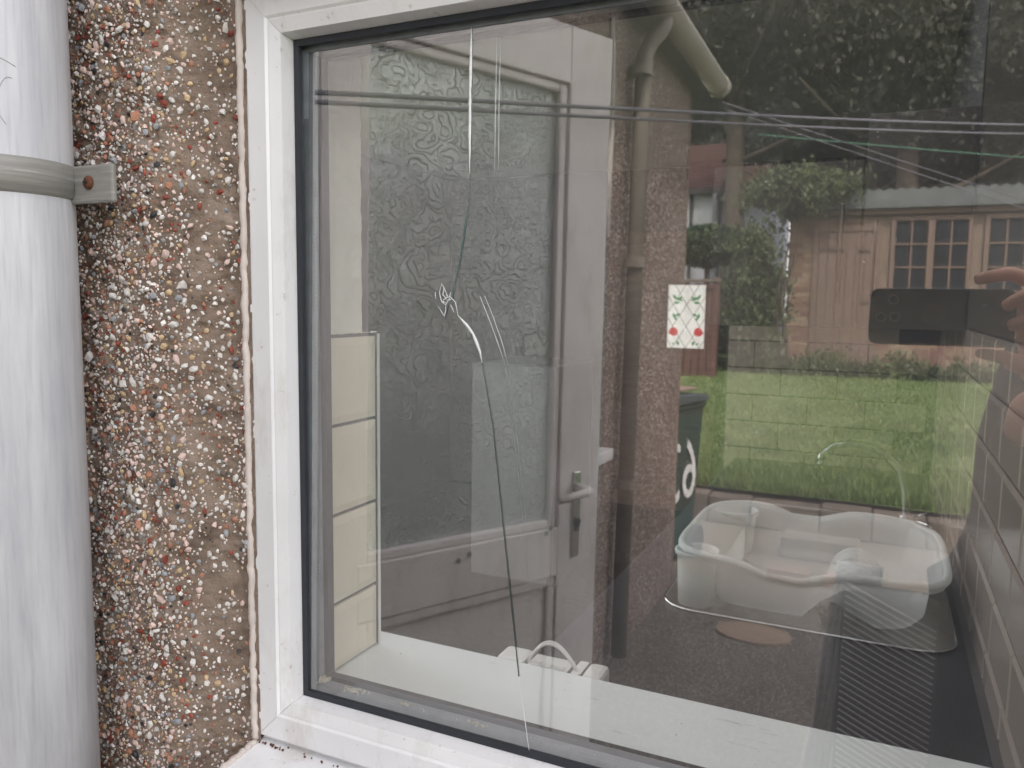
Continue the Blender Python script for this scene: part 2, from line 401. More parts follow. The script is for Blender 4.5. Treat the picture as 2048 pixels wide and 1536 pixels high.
for b_ in ring_box(XL+.0305, XRr-.0305, ZB+.0305, ZT-.0305, .0205, .0215, .030): wpart('inner_gasket', b_, M['black'])
# perforations along the spacer: rows of pin holes
bm = B()
for i in range(150):
    z = ZB+.052+i*.0037
    if z < ZT-.052: box(bm, XL+.0499, XL+.05025, .0097, .0104, z, z+.0008)
for i in range(170):
    x = XL+.055+i*.0037
    if x < XRr-.055: box(bm, x, x+.0008, .0097, .0104, ZB+.0499, ZB+.05025)
tag(wpart('spacer_pinholes', bm, M['dust']), kind='stuff')
# putty crumbs in the bottom corner
def crumbs(cx, cy, cz, n, sx, sy, sz):
    bm = B()
    for i in range(n):
        r = random.uniform(.0006, .0016)
        m = Matrix.Translation((cx+random.gauss(0, sx), cy+random.gauss(0, sy), cz+abs(random.gauss(0, sz)))) @ Euler((random.random()*6, random.random()*6, 0)).to_matrix().to_4x4()
        bmesh.ops.create_icosphere(bm, subdivisions=1, radius=r, matrix=m)
    return bm
wpart('putty_crumbs', crumbs(XL+.0535, .010, ZB+.0515, 45, .002, .003, .0015), M['dust'])
wpart('putty_crumbs', crumbs(XL+.088, .008, ZB+.0510, 45, .006, .002, .0008), M['dust'])
wpart('putty_crumbs', crumbs(XL+.150, .009, ZB+.0506, 16, .008, .0015, .0004), M['dust'])
wpart('putty_crumbs', crumbs(XL+.215, .007, ZB+.0506, 14, .008, .0015, .0004), M['dust'])
# sealant bead: wavy, runs down the left side and along to the sill
bm = B(); pts = []; rad = []
for i in range(260):
    z = .45 - i*(.45+.413)/259
    pts.append((-.5140 + .0014*noise.noise(Vector((z*60, 0, 0))) + .0012*noise.noise(Vector((z*180, 4, 0))), -.0205, z)); rad.append(.0034 + .0012*noise.noise(Vector((z*90, 8, 0))))
tube(bm, pts, rad, 8); wpart('sealant_bead', bm, M['caulk'], smooth=True)
bm = B(); pts = []; rad = []
for i in range(60):
    t = i/59; pts.append((-.5115+.002*t+.001*noise.noise(Vector((t*20, 0, 0))), -.024-.075*t, -.4145-.006*t+.0015*noise.noise(Vector((t*9, 5, 0))))); rad.append(.0032+.0012*noise.noise(Vector((t*22, 8, 0))))
tube(bm, pts, rad, 8); wpart('sealant_bead', bm, M['caulk'], smooth=True)
# outer sill
bm = B(); prism(bm, [(-.012, -.411), (-.013, -.414), (-.14, -.424), (-.150, -.428), (-.150, -.452), (-.145, -.452), (-.140, -.431), (.0, -.431), (.0, -.411)], 'x', -.5105, .26)
wpart('outer_sill', bm, M['upvc'])
# moss and grime in the gap under the frame
wpart('sill_grime', crumbs(-.48, -.0225, -.4137, 26, .035, .0015, .0002), M['rust'])

# glazing
TAU = .7
pane_rx = R(-TAU)
def pane(name, y, mat, rx, rz, th, label=None):
    bm = B(); hx, hz = (XRr-XL)/2-.0315, (ZT-ZB)/2-.0315
    v = [bm.verts.new(p) for p in ((-hx, 0, -hz), (hx, 0, -hz), (hx, 0, hz), (-hx, 0, hz))]; bm.faces.new(v)
    o = obj(name, bm, mat, win); o.location = ((XL+XRr)/2+.17, y, (ZB+ZT)/2+.07); o.rotation_euler = (rx, 0, rz)
    if label: o['label'] = label
    return o
outer = pane('outer_pane', .0014, M['pane_out'], pane_rx, 0, .004, 'cracked outer glass pane with a small impact chip')
inner = pane('inner_pane', .0185, M['pane_in'], pane_rx+R(.10), R(.10), .004)
# cracks, sub-parts of the outer pane (pane-local coordinates)
ox, oz = (XL+XRr)/2, (ZB+ZT)/2
M['crack'] = plain('crack_glint', (.92, .94, .95), .25, .06, 300, .4, 900)  # sky glints along the cracks, painted as near-white colour
M['crack_dark'] = plain('crack_edge', (.06, .075, .075), .3, .2, 100)
M['crack_teal'] = plain('crack_teal', (.10, .20, .19), .2, .2, 100)
def ribbon(name, pts, w, mat, y=-.0008, jit=.00012):
    P = []
    for i in range(len(pts)-1):
        a, b = Vector(pts[i]), Vector(pts[i+1]); n = max(2, int((b-a).length/.003))
        for k in range(n): P.append(a.lerp(b, k/n))
    P.append(Vector(pts[-1])); N = len(P); bm = B(); q = []; rr = []
    for i, p in enumerate(P):
        t = i/(N-1); q.append((p.x-ox+random.uniform(-jit, jit), y, p.y-oz))
        idx = t*(len(w)-1); a = int(min(idx, len(w)-2)); rr.append(max(.00008, (w[a]+(w[a+1]-w[a])*(idx-a))*random.uniform(.85, 1.15)))
    tube(bm, q, rr, 6)
    bmesh.ops.scale(bm, vec=(1, .45, 1), verts=bm.verts, space=Matrix.Translation((0, -y, 0)))
    return obj(name, bm, mat, outer, smooth=True)
ribbon('crack', [(-.302, .2095), (-.3025, .16), (-.302, .098)], [.0005, .0013, .0012, .0014, .0010, .0002], M['crack'])
ribbon('crack', [(-.302, .098), (-.3022, .078), (-.3075, .045), (-.311, .024), (-.3165, .008), (-.316, .0)], [.00012, .0002, .0004, .0005, .0003, .0002], M['crack_teal'])
ribbon('crack', [(-.319, .003), (-.3135, -.002), (-.3115, -.0105), (-.311, -.0125)], [.0003, .00035, .00025, .0002], M['crack'])
ribbon('crack', [(-.311, -.0125), (-.303, -.020), (-.297, -.027), (-.2905, -.041), (-.2885, -.0495)], [.0003, .0010, .0012, .0010, .0015, .0010, .0003], M['crack'])
ribbon('crack', [(-.2885, -.0495), (-.278, -.099), (-.263, -.212), (-.251, -.302)], [.0003, .00045, .0005, .0006, .0006], M['crack_dark'])
ribbon('crack', [(-.251, -.302), (-.2405, -.363)], [.0003, .0003, .00025], M['crack'])
for pts in ([(-.3265, .013), (-.3285, .006), (-.3262, -.002), (-.3225, -.004), (-.3195, .0005)], [(-.3265, .013), (-.3235, .0085), (-.321, .0035)],
            [(-.324, .010), (-.325, .004), (-.3225, .001)], [(-.3225, -.0035), (-.3225, -.009), (-.3235, -.013)],
            [(-.3295, -.0055), (-.326, -.0105), (-.3235, -.0135)], [(-.318, -.004), (-.3145, -.010)], [(-.3325, .0065), (-.3315, .0005)], [(-.3225, .0045), (-.3195, .0015), (-.318, .006)]):
    ribbon('chip_line', pts, [.00018, .0004, .0002], M['crack'], jit=.0003)
for pts in ([(-.3215, -.006), (-.3228, -.0165)], [(-.3205, -.004), (-.3222, -.013)]): ribbon('chip_line', pts, [.0003, .0002, .0001], M['crack_dark'])
def ghost_ribbon(pts, r):  # lines added on the inner pane to mimic the outer cracks' reflection
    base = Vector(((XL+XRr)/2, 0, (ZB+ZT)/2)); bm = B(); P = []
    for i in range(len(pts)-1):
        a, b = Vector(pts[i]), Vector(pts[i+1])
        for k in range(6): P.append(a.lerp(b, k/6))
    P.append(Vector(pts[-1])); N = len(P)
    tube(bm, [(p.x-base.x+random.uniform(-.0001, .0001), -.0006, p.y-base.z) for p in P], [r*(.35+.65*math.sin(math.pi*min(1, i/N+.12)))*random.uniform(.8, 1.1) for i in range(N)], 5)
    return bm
obj('crack', ghost_ribbon([(-.2881, .2060), (-.2885, .150), (-.2884, .101)], .00045), M['crack'], inner, smooth=True)
obj('crack', ghost_ribbon([(-.2850, .2052), (-.2854, .150), (-.2851, .101)], .00040), M['crack'], inner, smooth=True)
obj('crack', ghost_ribbon([(-.3003, .0035), (-.292, -.014), (-.2835, -.0335), (-.2762, -.0520)], .00042), M['crack'], inner, smooth=True)
obj('crack', ghost_ribbon([(-.2958, .0035), (-.2875, -.014), (-.2795, -.0335), (-.2735, -.0520)], .00038), M['crack'], inner, smooth=True)
obj('crack', ghost_ribbon([(-.2762, -.0520), (-.266, -.12), (-.2570, -.186), (-.2450, -.282)], .00022), M['crack_dark'], inner, smooth=True)
obj('crack', ghost_ribbon([(-.2735, -.0520), (-.2635, -.12), (-.2545, -.186), (-.2425, -.282)], .00022), M['crack_dark'], inner, smooth=True)
bm = B()
for i in range(7):
    m = Matrix.Translation((-.3225+random.gauss(0, .0014)-ox, -.001, -.0005+random.gauss(0, .0012)-oz)) @ Euler((random.random()*6, random.random()*6, 0)).to_matrix().to_4x4()
    bmesh.ops.create_icosphere(bm, subdivisions=1, radius=random.uniform(.0004, .0010), matrix=m)
obj('impact_chip', bm, M['crack'], outer)

# ---------------- soil pipe at the left
PX, PY, PR = -.6685, -.135, .055
pipe = empty('soil_pipe', (PX, PY, GZ), label='thick weathered grey-white soil pipe clipped to the wall left of the window', cat='pipe')
bm = B(); tube(bm, [(0, 0, 0), (0, 0, 3.2)], PR, 72); obj('pipe_body', bm, M['pipe'], pipe, smooth=True)
z0 = .093-GZ
bm = B(); prof_b = []
N = 72
for k in range(N+1):
    pass
def collar(bm, r0, r1, za, zb, n=72):
    prof_ = [(r0, za), (r1, za+.003), (r1+.0015, (za+zb)/2), (r1, zb-.003), (r0, zb)]
    rings = [[bm.verts.new((r*math.cos(2*math.pi*k/n), r*math.sin(2*math.pi*k/n), z)) for k in range(n)] for r, z in prof_]
    for i in range(len(rings)-1):
        for k in range(n): bm.faces.new((rings[i][k], rings[i][(k+1) % n], rings[i+1][(k+1) % n], rings[i+1][k]))
    return bm
br = obj('bracket', collar(B(), PR-.0005, PR+.0035, z0-.0145, z0+.0145), M['band'], pipe, smooth=True)
lug = bx(.045, .0965, .030, .035, z0-.0175, z0+.0135)
obj('bracket_lug', lug, M['band'], br, bevel=.0018)
bm = B(); box(bm, .0465, .0520, .0345, .068, z0-.012, z0+.010); obj('bracket_post', bm, M['band'], br, bevel=.001)
bm = B(); pr_ = [(0, -.0034), (.0032, -.0030), (.0052, -.0016), (.0058, 0)]
rings = [[bm.verts.new((.0690+r*math.cos(k*math.pi/10), .0298+y, z0-.001+r*math.sin(k*math.pi/10))) for k in range(20)] for r, y in pr_[1:]]
c_ = bm.verts.new((.0690, .0298-.0030, z0-.001))
for k in range(20): bm.faces.new((c_, rings[0][k], rings[0][(k+1) % 20]))
for i in range(2):
    for k in range(20): bm.faces.new((rings[i][k], rings[i][(k+1) % 20], rings[i+1][(k+1) % 20], rings[i+1][k]))
scr = obj('screw_head', bm, M['rust'], br, smooth=True)
bm = B(); box(bm, .0662, .0718, .0260, .0272, z0-.0014, z0-.0006); box(bm, .0686, .0694, .0261, .0273, z0-.0038, z0+.0018); obj('screw_slot', bm, M['black'], br)
obj('blue_tape', collar(B(), PR-.0002, PR+.0012, .255-GZ, .30-GZ), M['blue'], pipe, smooth=True)
# hair-thin scratches and a stray hair on the pipe
bm = B()
HG = plain('hair_grey', (.30, .29, .31), .8)
for (a0, zz, l, s) in ((-1.2, .205, .5, .2), (-1.0, .175, .7, -.1), (-.75, .14, .3, -.9), (-.55, .15, .2, 1.2), (-1.3, .24, .6, .1)):
    pts = [((PR+.0002)*math.cos(a0+l*t/8), (PR+.0002)*math.sin(a0+l*t/8), zz-GZ+.012*s*(t/8)+.006*math.sin(t/8*3.1)) for t in range(9)]
    pts = [(p[0]+0, p[1]+0, p[2]) for p in pts]
    obj('stray_hair', tube(B(), pts, .00022, 4), HG, pipe)

# ================================================================ KITCHEN
XW = .18          # tiled end wall
YB = 2.6
FZ, CZ = -1.5, .95
obj('kitchen_floor', bx(-3.2, XW, .15, 5.1, FZ-.05, FZ), M['floor_in'], kind='structure')
cl_ = obj('ceiling', bx(-3.2, XW, 1.97, 5.1, CZ, CZ+.06), M['ceil'], kind='structure')
for a in ((-3.2, -2.2, .15, 1.97), (.12, XW, .15, 1.97), (-2.2, .12, .15, .18)): obj('ceiling_panel', bx(*a, CZ, CZ+.06), M['ceil'], cl_)
for a in ((-2.25, -2.2, .16, 1.98), (.12, .17, .16, 1.98), (-2.2, .12, .152, .18), (-2.2, .12, 1.972, 1.99)): obj('rooflight_kerb', bx(*a, CZ+.061, CZ+.14), M['upvc'], cl_)  # edges of an unseen roof opening, added to light the kitchen
wr = obj('wall_right', bx(XW, XW+.12, .15, 5.1, FZ, CZ), M['grout'], kind='structure')
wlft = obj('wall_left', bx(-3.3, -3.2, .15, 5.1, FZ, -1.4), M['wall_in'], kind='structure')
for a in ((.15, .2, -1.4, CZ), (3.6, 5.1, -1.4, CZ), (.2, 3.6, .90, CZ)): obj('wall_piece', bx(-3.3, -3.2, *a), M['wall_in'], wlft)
for a in ((.2, .26, -1.4, .90), (3.54, 3.6, -1.4, .90), (1.8, 1.88, -1.4, .90)): obj('window_bar', bx(-3.27, -3.21, *a), M['upvc'], wlft)  # bars of an unseen wall opening, added to brighten the kitchen
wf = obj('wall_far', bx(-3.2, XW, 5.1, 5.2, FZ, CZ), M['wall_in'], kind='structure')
wb = obj('wall_back', bx(-.55, XW, YB, YB+.1, FZ, .34), M['grout'], kind='structure')
wfr = obj('wall_front', bx(-3.2, -.97, .05, .15, FZ, CZ), M['wall_white'], kind='structure')  # out of view, kept white to bounce light into the kitchen
obj('plaster_lining', bx(-.968, -.53, .1505, .1530, FZ, CZ-.002), M['wall_white'], wfr)  # unseen white boards added to bounce light onto the drainer
obj('plaster_lining', bx(-.53, XW-.002, .1505, .1530, .265, CZ-.002), M['wall_white'], wfr)
# window reveal: cream tiles below, painted plaster above
rev = empty('window_reveal', (-.5, .1, -.2), label='left window reveal with cream tiles below lumpy painted plaster', cat='reveal')
def rp(name, bm, mat, parent=rev, base=Vector((-.5, .1, -.2)), **kw):
    bmesh.ops.translate(bm, verts=bm.verts, vec=-base); return obj(name, bm, mat, parent, **kw)
rp('plaster', grid(B(), 30, 120, lambda u, v: (-.5005 + .0022*noise.noise(Vector((u*4, v*12, 3))) + .0012*noise.noise(Vector((u*11, v*40, 8))), .03+.104*u + (.0015*noise.noise(Vector((0, v*18, 1))) if u == 1 else 0), -.036+.31*v)), M['plaster'], smooth=True)
rp('plaster_edge', grid(B(), 6, 100, lambda u, v: (-.5005-.012*u + .0012*noise.noise(Vector((u*3, v*18, 1))), .134+.006*u+.0015*noise.noise(Vector((0, v*18, 1))), -.036+.31*v)), M['plaster'], smooth=True)
rp('reveal_backing', bx(-.512, -.4975, .031, .1535, -.40, -.036), M['grout'])
bm = B()
grid(bm, 60, 3, lambda u, v: (-.4995+.0065*v + .001*noise.noise(Vector((u*30, v*5, 0))), .035+.117*u, -.0355+.0018*noise.noise(Vector((u*26, v*2, 4))) ))
rp('grout_lip', bm, M['plaster'])
for z0_, z1_ in ((-.1265, -.0395), (-.2185, -.1300), (-.3120, -.2222), (-.3830, -.3158)):
    bm = B(); xf = -.4925; y0_, y1_ = .034, .1495
    # bevelled metro tile
    v = [bm.verts.new(p) for p in ((xf-.006, y0_, z0_), (xf-.006, y1_, z0_), (xf-.006, y1_, z1_), (xf-.006, y0_, z1_), (xf-.0022, y0_, z0_), (xf-.0022, y1_, z0_), (xf-.0022, y1_, z1_), (xf-.0022, y0_, z1_), (xf, y0_, z0_+.008), (xf, y1_-.010, z0_+.008), (xf, y1_-.010, z1_-.008), (xf, y0_, z1_-.008))]
    for a, b, c, d in ((0, 1, 5, 4), (1, 2, 6, 5), (2, 3, 7, 6), (3, 0, 4, 7), (4, 5, 9, 8), (5, 6, 10, 9), (6, 7, 11, 10), (8, 9, 10, 11)): bm.faces.new([v[i] for i in (a, b, c, d)])
    rp('tile', bm, M['tile_cream'], bevel=.0006)
rp('tile_trim', bx(-.4985, -.4915, .1505, .1535, -.3835, -.037), M['white_gloss'])
rp('tile_trim', bx(-.4987, -.4930, .1497, .1506, -.3835, -.037), M['grout'])
obj('windowsill', prism(B(), [(.031, -.41), (.178, -.41), (.184, -.404), (.184, -.388), (.181, -.385), (.031, -.385)], 'x', -.52, XW-.002), M['sill'], label='pale painted inner windowsill with fine scratches behind the cracked glass', cat='windowsill')
# white plastic gadget lying behind the sill
g = empty('plastic_box', (-.3425, .30, -.4545), 0, label='flat white plastic box with a looped wire lying behind the windowsill', cat='plastic box')
GP = M['white_gloss']
obj('box_end', bx(-.068, -.0305, -.0195, .0195, -.0195, .0192), GP, g, bevel=.006)
obj('box_end', bx(.0435, .068, -.0195, .0195, -.0195, .0196), GP, g, bevel=.006)
obj('box_block', bx(.0295, .0428, -.0190, .0190, -.0195, .0186), GP, g, bevel=.003)
obj('clip_body', bx(-.026, .028, -.0175, .014, -.016, .0175), GP, g, bevel=.002)
for i, xx in enumerate((-.030, .026, .040)): 
    obj('dark_slot', bx(xx, xx+.0028, -.0185, .0185, -.0185, .0178), M['soffit'], g)
for xx in (-.020, -.006, .010): obj('clip_rib', bx(xx, xx+.010, -.0195, -.008, .004, .0192), GP, g, bevel=.001)
bm = B(); tube(bm, [(.050, -.012, .010), (.058, -.013, .006), (.064, -.012, .000)], [.006, .007, .003], 8); obj('wire_clamp', bm, M['steel'], g, smooth=True)
for off in (0, .0022):
    bm = B(); tube(bm, [(-.030+.080*(t/20), -.012+off, .010+(.040+off)*math.sin(math.pi*(t/20)**.85)-.012*(t/20)) for t in range(21)], .0016, 8); obj('looped_wire', bm, GP, g, smooth=True)

# worktop along the end wall + base cabinets
wt = empty('kitchen_counter', (-.15, 1.3, FZ), label='dark kitchen counter running along the tiled end wall', cat='counter')
def kp(name, bm, mat, parent, base, **kw):
    bmesh.ops.translate(bm, verts=bm.verts, vec=-Vector(base)); return obj(name, bm, mat, parent, **kw)
kb = (-.15, 1.3, FZ)
kp('worktop', bx(-.50, XW-.001, .155, YB-.002, -.64, -.60), M['worktop'], wt, kb, bevel=.004)
for i in range(4): kp('cabinet_door', bx(-.485, -.465, .17+i*.6, .76+i*.6, -1.36, -.66), M['unit'], wt, kb, bevel=.002)
kp('cabinet_carcass', bx(-.465, XW-.001, .16, YB-.002, -1.40, -.641), M['unit'], wt, kb)
# sink with drainer, thin bright rim
sk = empty('sink', (-.13, 1.4, -.6), label='steel sink with a thin bright rim under the dish drainer', cat='sink')
def rrect(x0, x1, y0, y1, r, n=8):
    P = []
    for cx, cy_, a0 in ((x1-r, y1-r, 0), (x0+r, y1-r, 90), (x0+r, y0+r, 180), (x1-r, y0+r, 270)):
        for k in range(n+1): a = R(a0+90*k/n); P.append((cx+r*math.cos(a), cy_+r*math.sin(a)))
    return P
rim = rrect(-.245, .28, -.46, .48, .07)
bm = B(); tube(bm, [(x, y, .003) for x, y in rim]+[(rim[0][0], rim[0][1], .003)], .0028, 6); obj('sink_rim', bm, M['chrome'], sk, smooth=True)
bm = B(); prism(bm, rim, 'z', .0005, .0022); obj('drainboard', bm, M['steel'], sk)
bm = B()
for i in range(14): box(bm, -.15+i*.022, -.144+i*.022, -.36, .0, .0024, .0045)
obj('drain_grooves', bm, M['steel'], sk, bevel=.001)
bm = B(); o2 = rrect(-.17, .22, .08, .42, .05); i2 = rrect(-.155, .205, .095, .405, .04)
L0 = [bm.verts.new((x, y, .0035)) for x, y in o2]; L1 = [bm.verts.new((x, y, .0035)) for x, y in i2]; L2 = [bm.verts.new((x, y, -.0008)) for x, y in i2]
for i in range(len(L0)):
    j = (i+1) % len(L0); bm.faces.new((L0[i], L0[j], L1[j], L1[i])); bm.faces.new((L1[i], L1[j], L2[j], L2[i]))
obj('bowl_edge', bm, M['chrome'], sk)
# tap
M['tap'] = plain('dull_chrome', (.34, .35, .36), .22, .1, 20, metal=1)
tp = empty('tap', (.085, 1.80, -.598), label='tall chrome swan-neck tap behind the dish drainer', cat='tap')
P_ = [(0, 0, .0), (0, 0, .03), (-.008, -.01, .10), (-.025, -.03, .16), (-.06, -.06, .205), (-.10, -.08, .225), (-.15, -.09, .232), (-.19, -.10, .222), (-.215, -.105, .195), (-.222, -.107, .17)]
bm = B(); tube(bm, P_, .010, 14); obj('spout', bm, M['tap'], tp, smooth=True)
bm = B(); tube(bm, [(0, 0, 0), (0, 0, .035)], [.024, .018], 20); obj('tap_base', bm, M['tap'], tp, smooth=False, bevel=.002)
bm = B(); tube(bm, [(.018, 0, .028), (.05, -.02, .05)], [.006, .004], 10); obj('lever', bm, M['tap'], tp, smooth=True)

# dish drainer
dr = empty('dish_drainer', (-.11, 1.16, -.597), label='white plastic dish drainer with wavy rim and cutlery cups on the counter', cat='dish drainer')
DW, DD, DH = .235, .225, .112
def lipz(t, side):      # t 0..1 left to right
    return DH - .030*math.exp(-((t-.44)/.13)**2) + .006*math.cos((t-.5)*3) - .004*(t > .9)
PL = NT('drainer_plastic'); PL.color(PL.ramp(PL.noise(9, 4), [(.3, (.87, .90, .89)), (.7, (.93, .94, .93))])); PL.b.inputs['Roughness'].default_value = .45; tl = PL.new('ShaderNodeBsdfTranslucent'); tl.inputs['Color'].default_value = (.85, .88, .86, 1); mxs = PL.new('ShaderNodeMixShader'); mxs.inputs[0].default_value = .45
PL.link(PL.b.outputs[0], mxs.inputs[1]); PL.link(tl.outputs[0], mxs.inputs[2]); PL.link(mxs.outputs[0], PL.out.inputs['Surface']); M['drainer'] = PL.m
def outline(k):         # superellipse param, returns (x, y, t)
    a = 2*math.pi*k; c, s = math.cos(a), math.sin(a); e = .42
    x = DW*math.copysign(abs(c)**e, c); y = DD*math.copysign(abs(s)**e, s)
    return x, y, (x+DW)/(2*DW)
NK = 160; rings = []
bm = B()
levels = [(1.035, -.012), (1.045, -.004), (1.035, .002), (1.0, .003), (.965, -.003), (.95, -.02), (.925, -.055), (.90, -.085), (.84, -.098), (.70, -.100), (.35, -.100), (.05, -.100)]
for sc_, dz in levels:
    ring = []
    for k in range(NK):
        x, y, t = outline(k/NK); lz = lipz(t, y)
        if dz > -.03: z = lz + dz
        else: z = lz*(1-min(1, (-dz-.0)/.09)) + (DH+dz)*min(1, (-dz)/.09)
        if y < 0 and sc_ < .96 and dz < -.05 and .58 < t < .82:      # front arch tunnel
            z = max(z, .004 + .082*math.sqrt(max(0, 1-((t-.70)/.12)**2))*min(1, (sc_-.3)/.4 if sc_ > .3 else 0))
        ring.append(bm.verts.new((max(x*sc_, -DW*.66) if dz < -.015 else x*sc_, y*sc_, z)))
    rings.append(ring)
for i in range(len(rings)-1):
    for k in range(NK): bm.faces.new((rings[i][k], rings[i][(k+1) % NK], rings[i+1][(k+1) % NK], rings[i+1][k]))
bm.faces.new(rings[-1])
o = obj('tray', bm, M['drainer'], dr, smooth=True)
bm = B(); P_ = []
for k in range(NK+1):
    x, y, t = outline((k % NK)/NK); P_.append((x*1.035, y*1.035, lipz(t, y)+.001))
tube(bm, P_, .0075, 10, cap=False)
obj('rim', bm, M['drainer'], dr, smooth=True)
for (cx, cy_, rx_, ry_) in ((-DW+.036, -DD+.045, .040, .040), (-DW+.050, DD-.050, .050, .045)):
    bm = B(); n = 28
    pr2 = [(1.08, .104), (1.10, .110), (1.06, .113), (.98, .110), (.92, .06), (.86, .004), (.1, .003)]
    rr_ = [[bm.verts.new((cx+rx_*f*math.cos(2*math.pi*k/n), cy_+ry_*f*math.sin(2*math.pi*k/n), z)) for k in range(n)] for f, z in pr2]
    for i in range(len(rr_)-1):
        for k in range(n): bm.faces.new((rr_[i][k], rr_[i][(k+1) % n], rr_[i+1][(k+1) % n], rr_[i+1][k]))
    bm.faces.new(rr_[-1]); o = obj('cutlery_cup', bm, M['drainer'], dr, smooth=True)
# slotted arch ribs in the tray and leaf-shaped drain holes
for i in range(7):
    yy = -.13+i*.03; bm = B()
    pts = [(.085+.048*math.cos(math.pi*k/14), yy, .014+.070*math.sin(math.pi*k/14)) for k in range(15)]
    tube(bm, pts, .0085, 6); obj('plate_arch', bm, M['drainer'], dr, smooth=True)
bm = B()
for i in range(11):
    for j in range(6):
        x = -.14+i*.019+(j % 2)*.009; y = -.10+j*.022
        v = [bm.verts.new(p) for p in ((x-.006, y, .0165), (x, y-.003, .0165), (x+.007, y, .0165), (x, y+.003, .0165))]; bm.faces.new(v)
obj('drain_holes', bm, M['soffit'], dr)

# tiles on the end wall: bevelled grey metro tiles in brick bond
def metro(w, h, th=.007, bv=.009):
    bm = B(); g_ = .0016
    a = [(-w/2+g_, -h/2+g_), (w/2-g_, -h/2+g_), (w/2-g_, h/2-g_), (-w/2+g_, h/2-g_)]; b = [(-w/2+bv, -h/2+bv), (w/2-bv, -h/2+bv), (w/2-bv, h/2-bv), (-w/2+bv, h/2-bv)]
    A = [bm.verts.new((x, 0, z)) for x, z in a]; C = [bm.verts.new((x, -.0035, z)) for x, z in a]; D = [bm.verts.new((x, -th, z)) for x, z in b]
    for i in range(4):
        j = (i+1) % 4; bm.faces.new((A[i], A[j], C[j], C[i])); bm.faces.new((C[i], C[j], D[j], D[i]))
    bm.faces.new(D); me = bpy.data.meshes.new('tile'); bmesh.ops.recalc_face_normals(bm, faces=bm.faces); bm.to_mesh(me); bm.free(); me.materials.append(M['tile_grey']); return me
full = metro(.20, .097); half = metro(.10, .097); flat = metro(.20, .097, .0040, .0035); flath = metro(.10, .097, .0040, .0035)
for row in range(6):
    z = -.100-.0975*row
    y = .20 + (.1 if row % 2 else 0)
    if row % 2: o = link('tile', half, wr); o.location = (XW-.0002, .20, z); o.rotation_euler = (0, 0, -math.pi/2)
    y = .30 if not row % 2 else .35
    while y < YB-.1:
        o = link('tile', full, wr); o.location = (XW-.0002, y, z); o.rotation_euler = (0, 0, -math.pi/2); y += .20
obj('silicone_strip', prism(B(), [(XW-.018, -.599), (XW-.0005, -.599), (XW-.0005, -.585)], 'y', .19, YB-.01), M['soffit'], wr)
# backsplash on the back wall
for row in range(6):
    z = -.090-.104*row
    x = -.549 + (.10 if row % 2 == 0 else .05)
    if row % 2: pass
    xs = -.545 + (.0 if row % 2 == 0 else .10)
    if row % 2: o = link('tile', flath, wb); o.location = (-.495, YB-.0002, z); o.scale = (1, 1, 1.06)
    x = xs + .10
    while x < XW-.08:
        o = link('tile', flat, wb); o.location = (x, YB-.0002, z); o.scale = (1, 1, 1.06); x += .20
fr = empty('fridge', (-1.75, 3.45, FZ), label='tall white fridge standing inside the kitchen, faint behind the door reflection', cat='fridge')
fb = (-1.75, 3.45, FZ)
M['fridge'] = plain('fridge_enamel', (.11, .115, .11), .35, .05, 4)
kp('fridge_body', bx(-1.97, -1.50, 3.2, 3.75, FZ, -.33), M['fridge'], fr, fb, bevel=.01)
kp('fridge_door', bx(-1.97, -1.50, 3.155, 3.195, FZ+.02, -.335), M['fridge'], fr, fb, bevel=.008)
M['handle'] = plain('dark_bar', (.05, .048, .045), .3, .1, 10, metal=1)
# wall units
def unit(x0, x1, z0_, z1_, label, hx, hz):
    u = empty('wall_unit', ((x0+x1)/2, 1.55, z0_), label=label, cat='kitchen cabinet', group='wall units above the tiled splashback')
    b = ((x0+x1)/2, 1.55, z0_)
    kp('carcass', bx(x0, x1, 1.572, YB-.01, z0_, z1_), M['unit'], u, b)
    kp('cabinet_door', bx(x0+.0015, x1-.0015, 1.55, 1.57, z0_-.012, z1_), M['unit'], u, b, bevel=.001)
    bm = B(); tube(bm, [(hx, 1.525, hz[0]), (hx, 1.525, hz[1])], .005, 12)
    for q in (hz[0]+.02, hz[1]-.02): tube(bm, [(hx, 1.525, q), (hx, 1.552, q)], .004, 8)
    kp('handle', bm, M['handle'], u, b, smooth=True)
    return u
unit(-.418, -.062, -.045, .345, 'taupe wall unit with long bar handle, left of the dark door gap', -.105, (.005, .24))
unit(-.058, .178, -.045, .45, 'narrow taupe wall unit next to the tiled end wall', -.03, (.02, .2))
obj('end_trim', bx(XW-.012, XW-.0003, 1.50, 1.512, -.05, CZ-.001), M['black'], label='thin black vertical trim where the wall units meet the end wall', cat='trim')
obj('end_wall_panel', bx(XW-.010, XW-.0004, .16, 1.49, -.048, CZ-.002), M['unit'], label='plain taupe panel above the tiles on the end wall', cat='panel', bevel=.001)
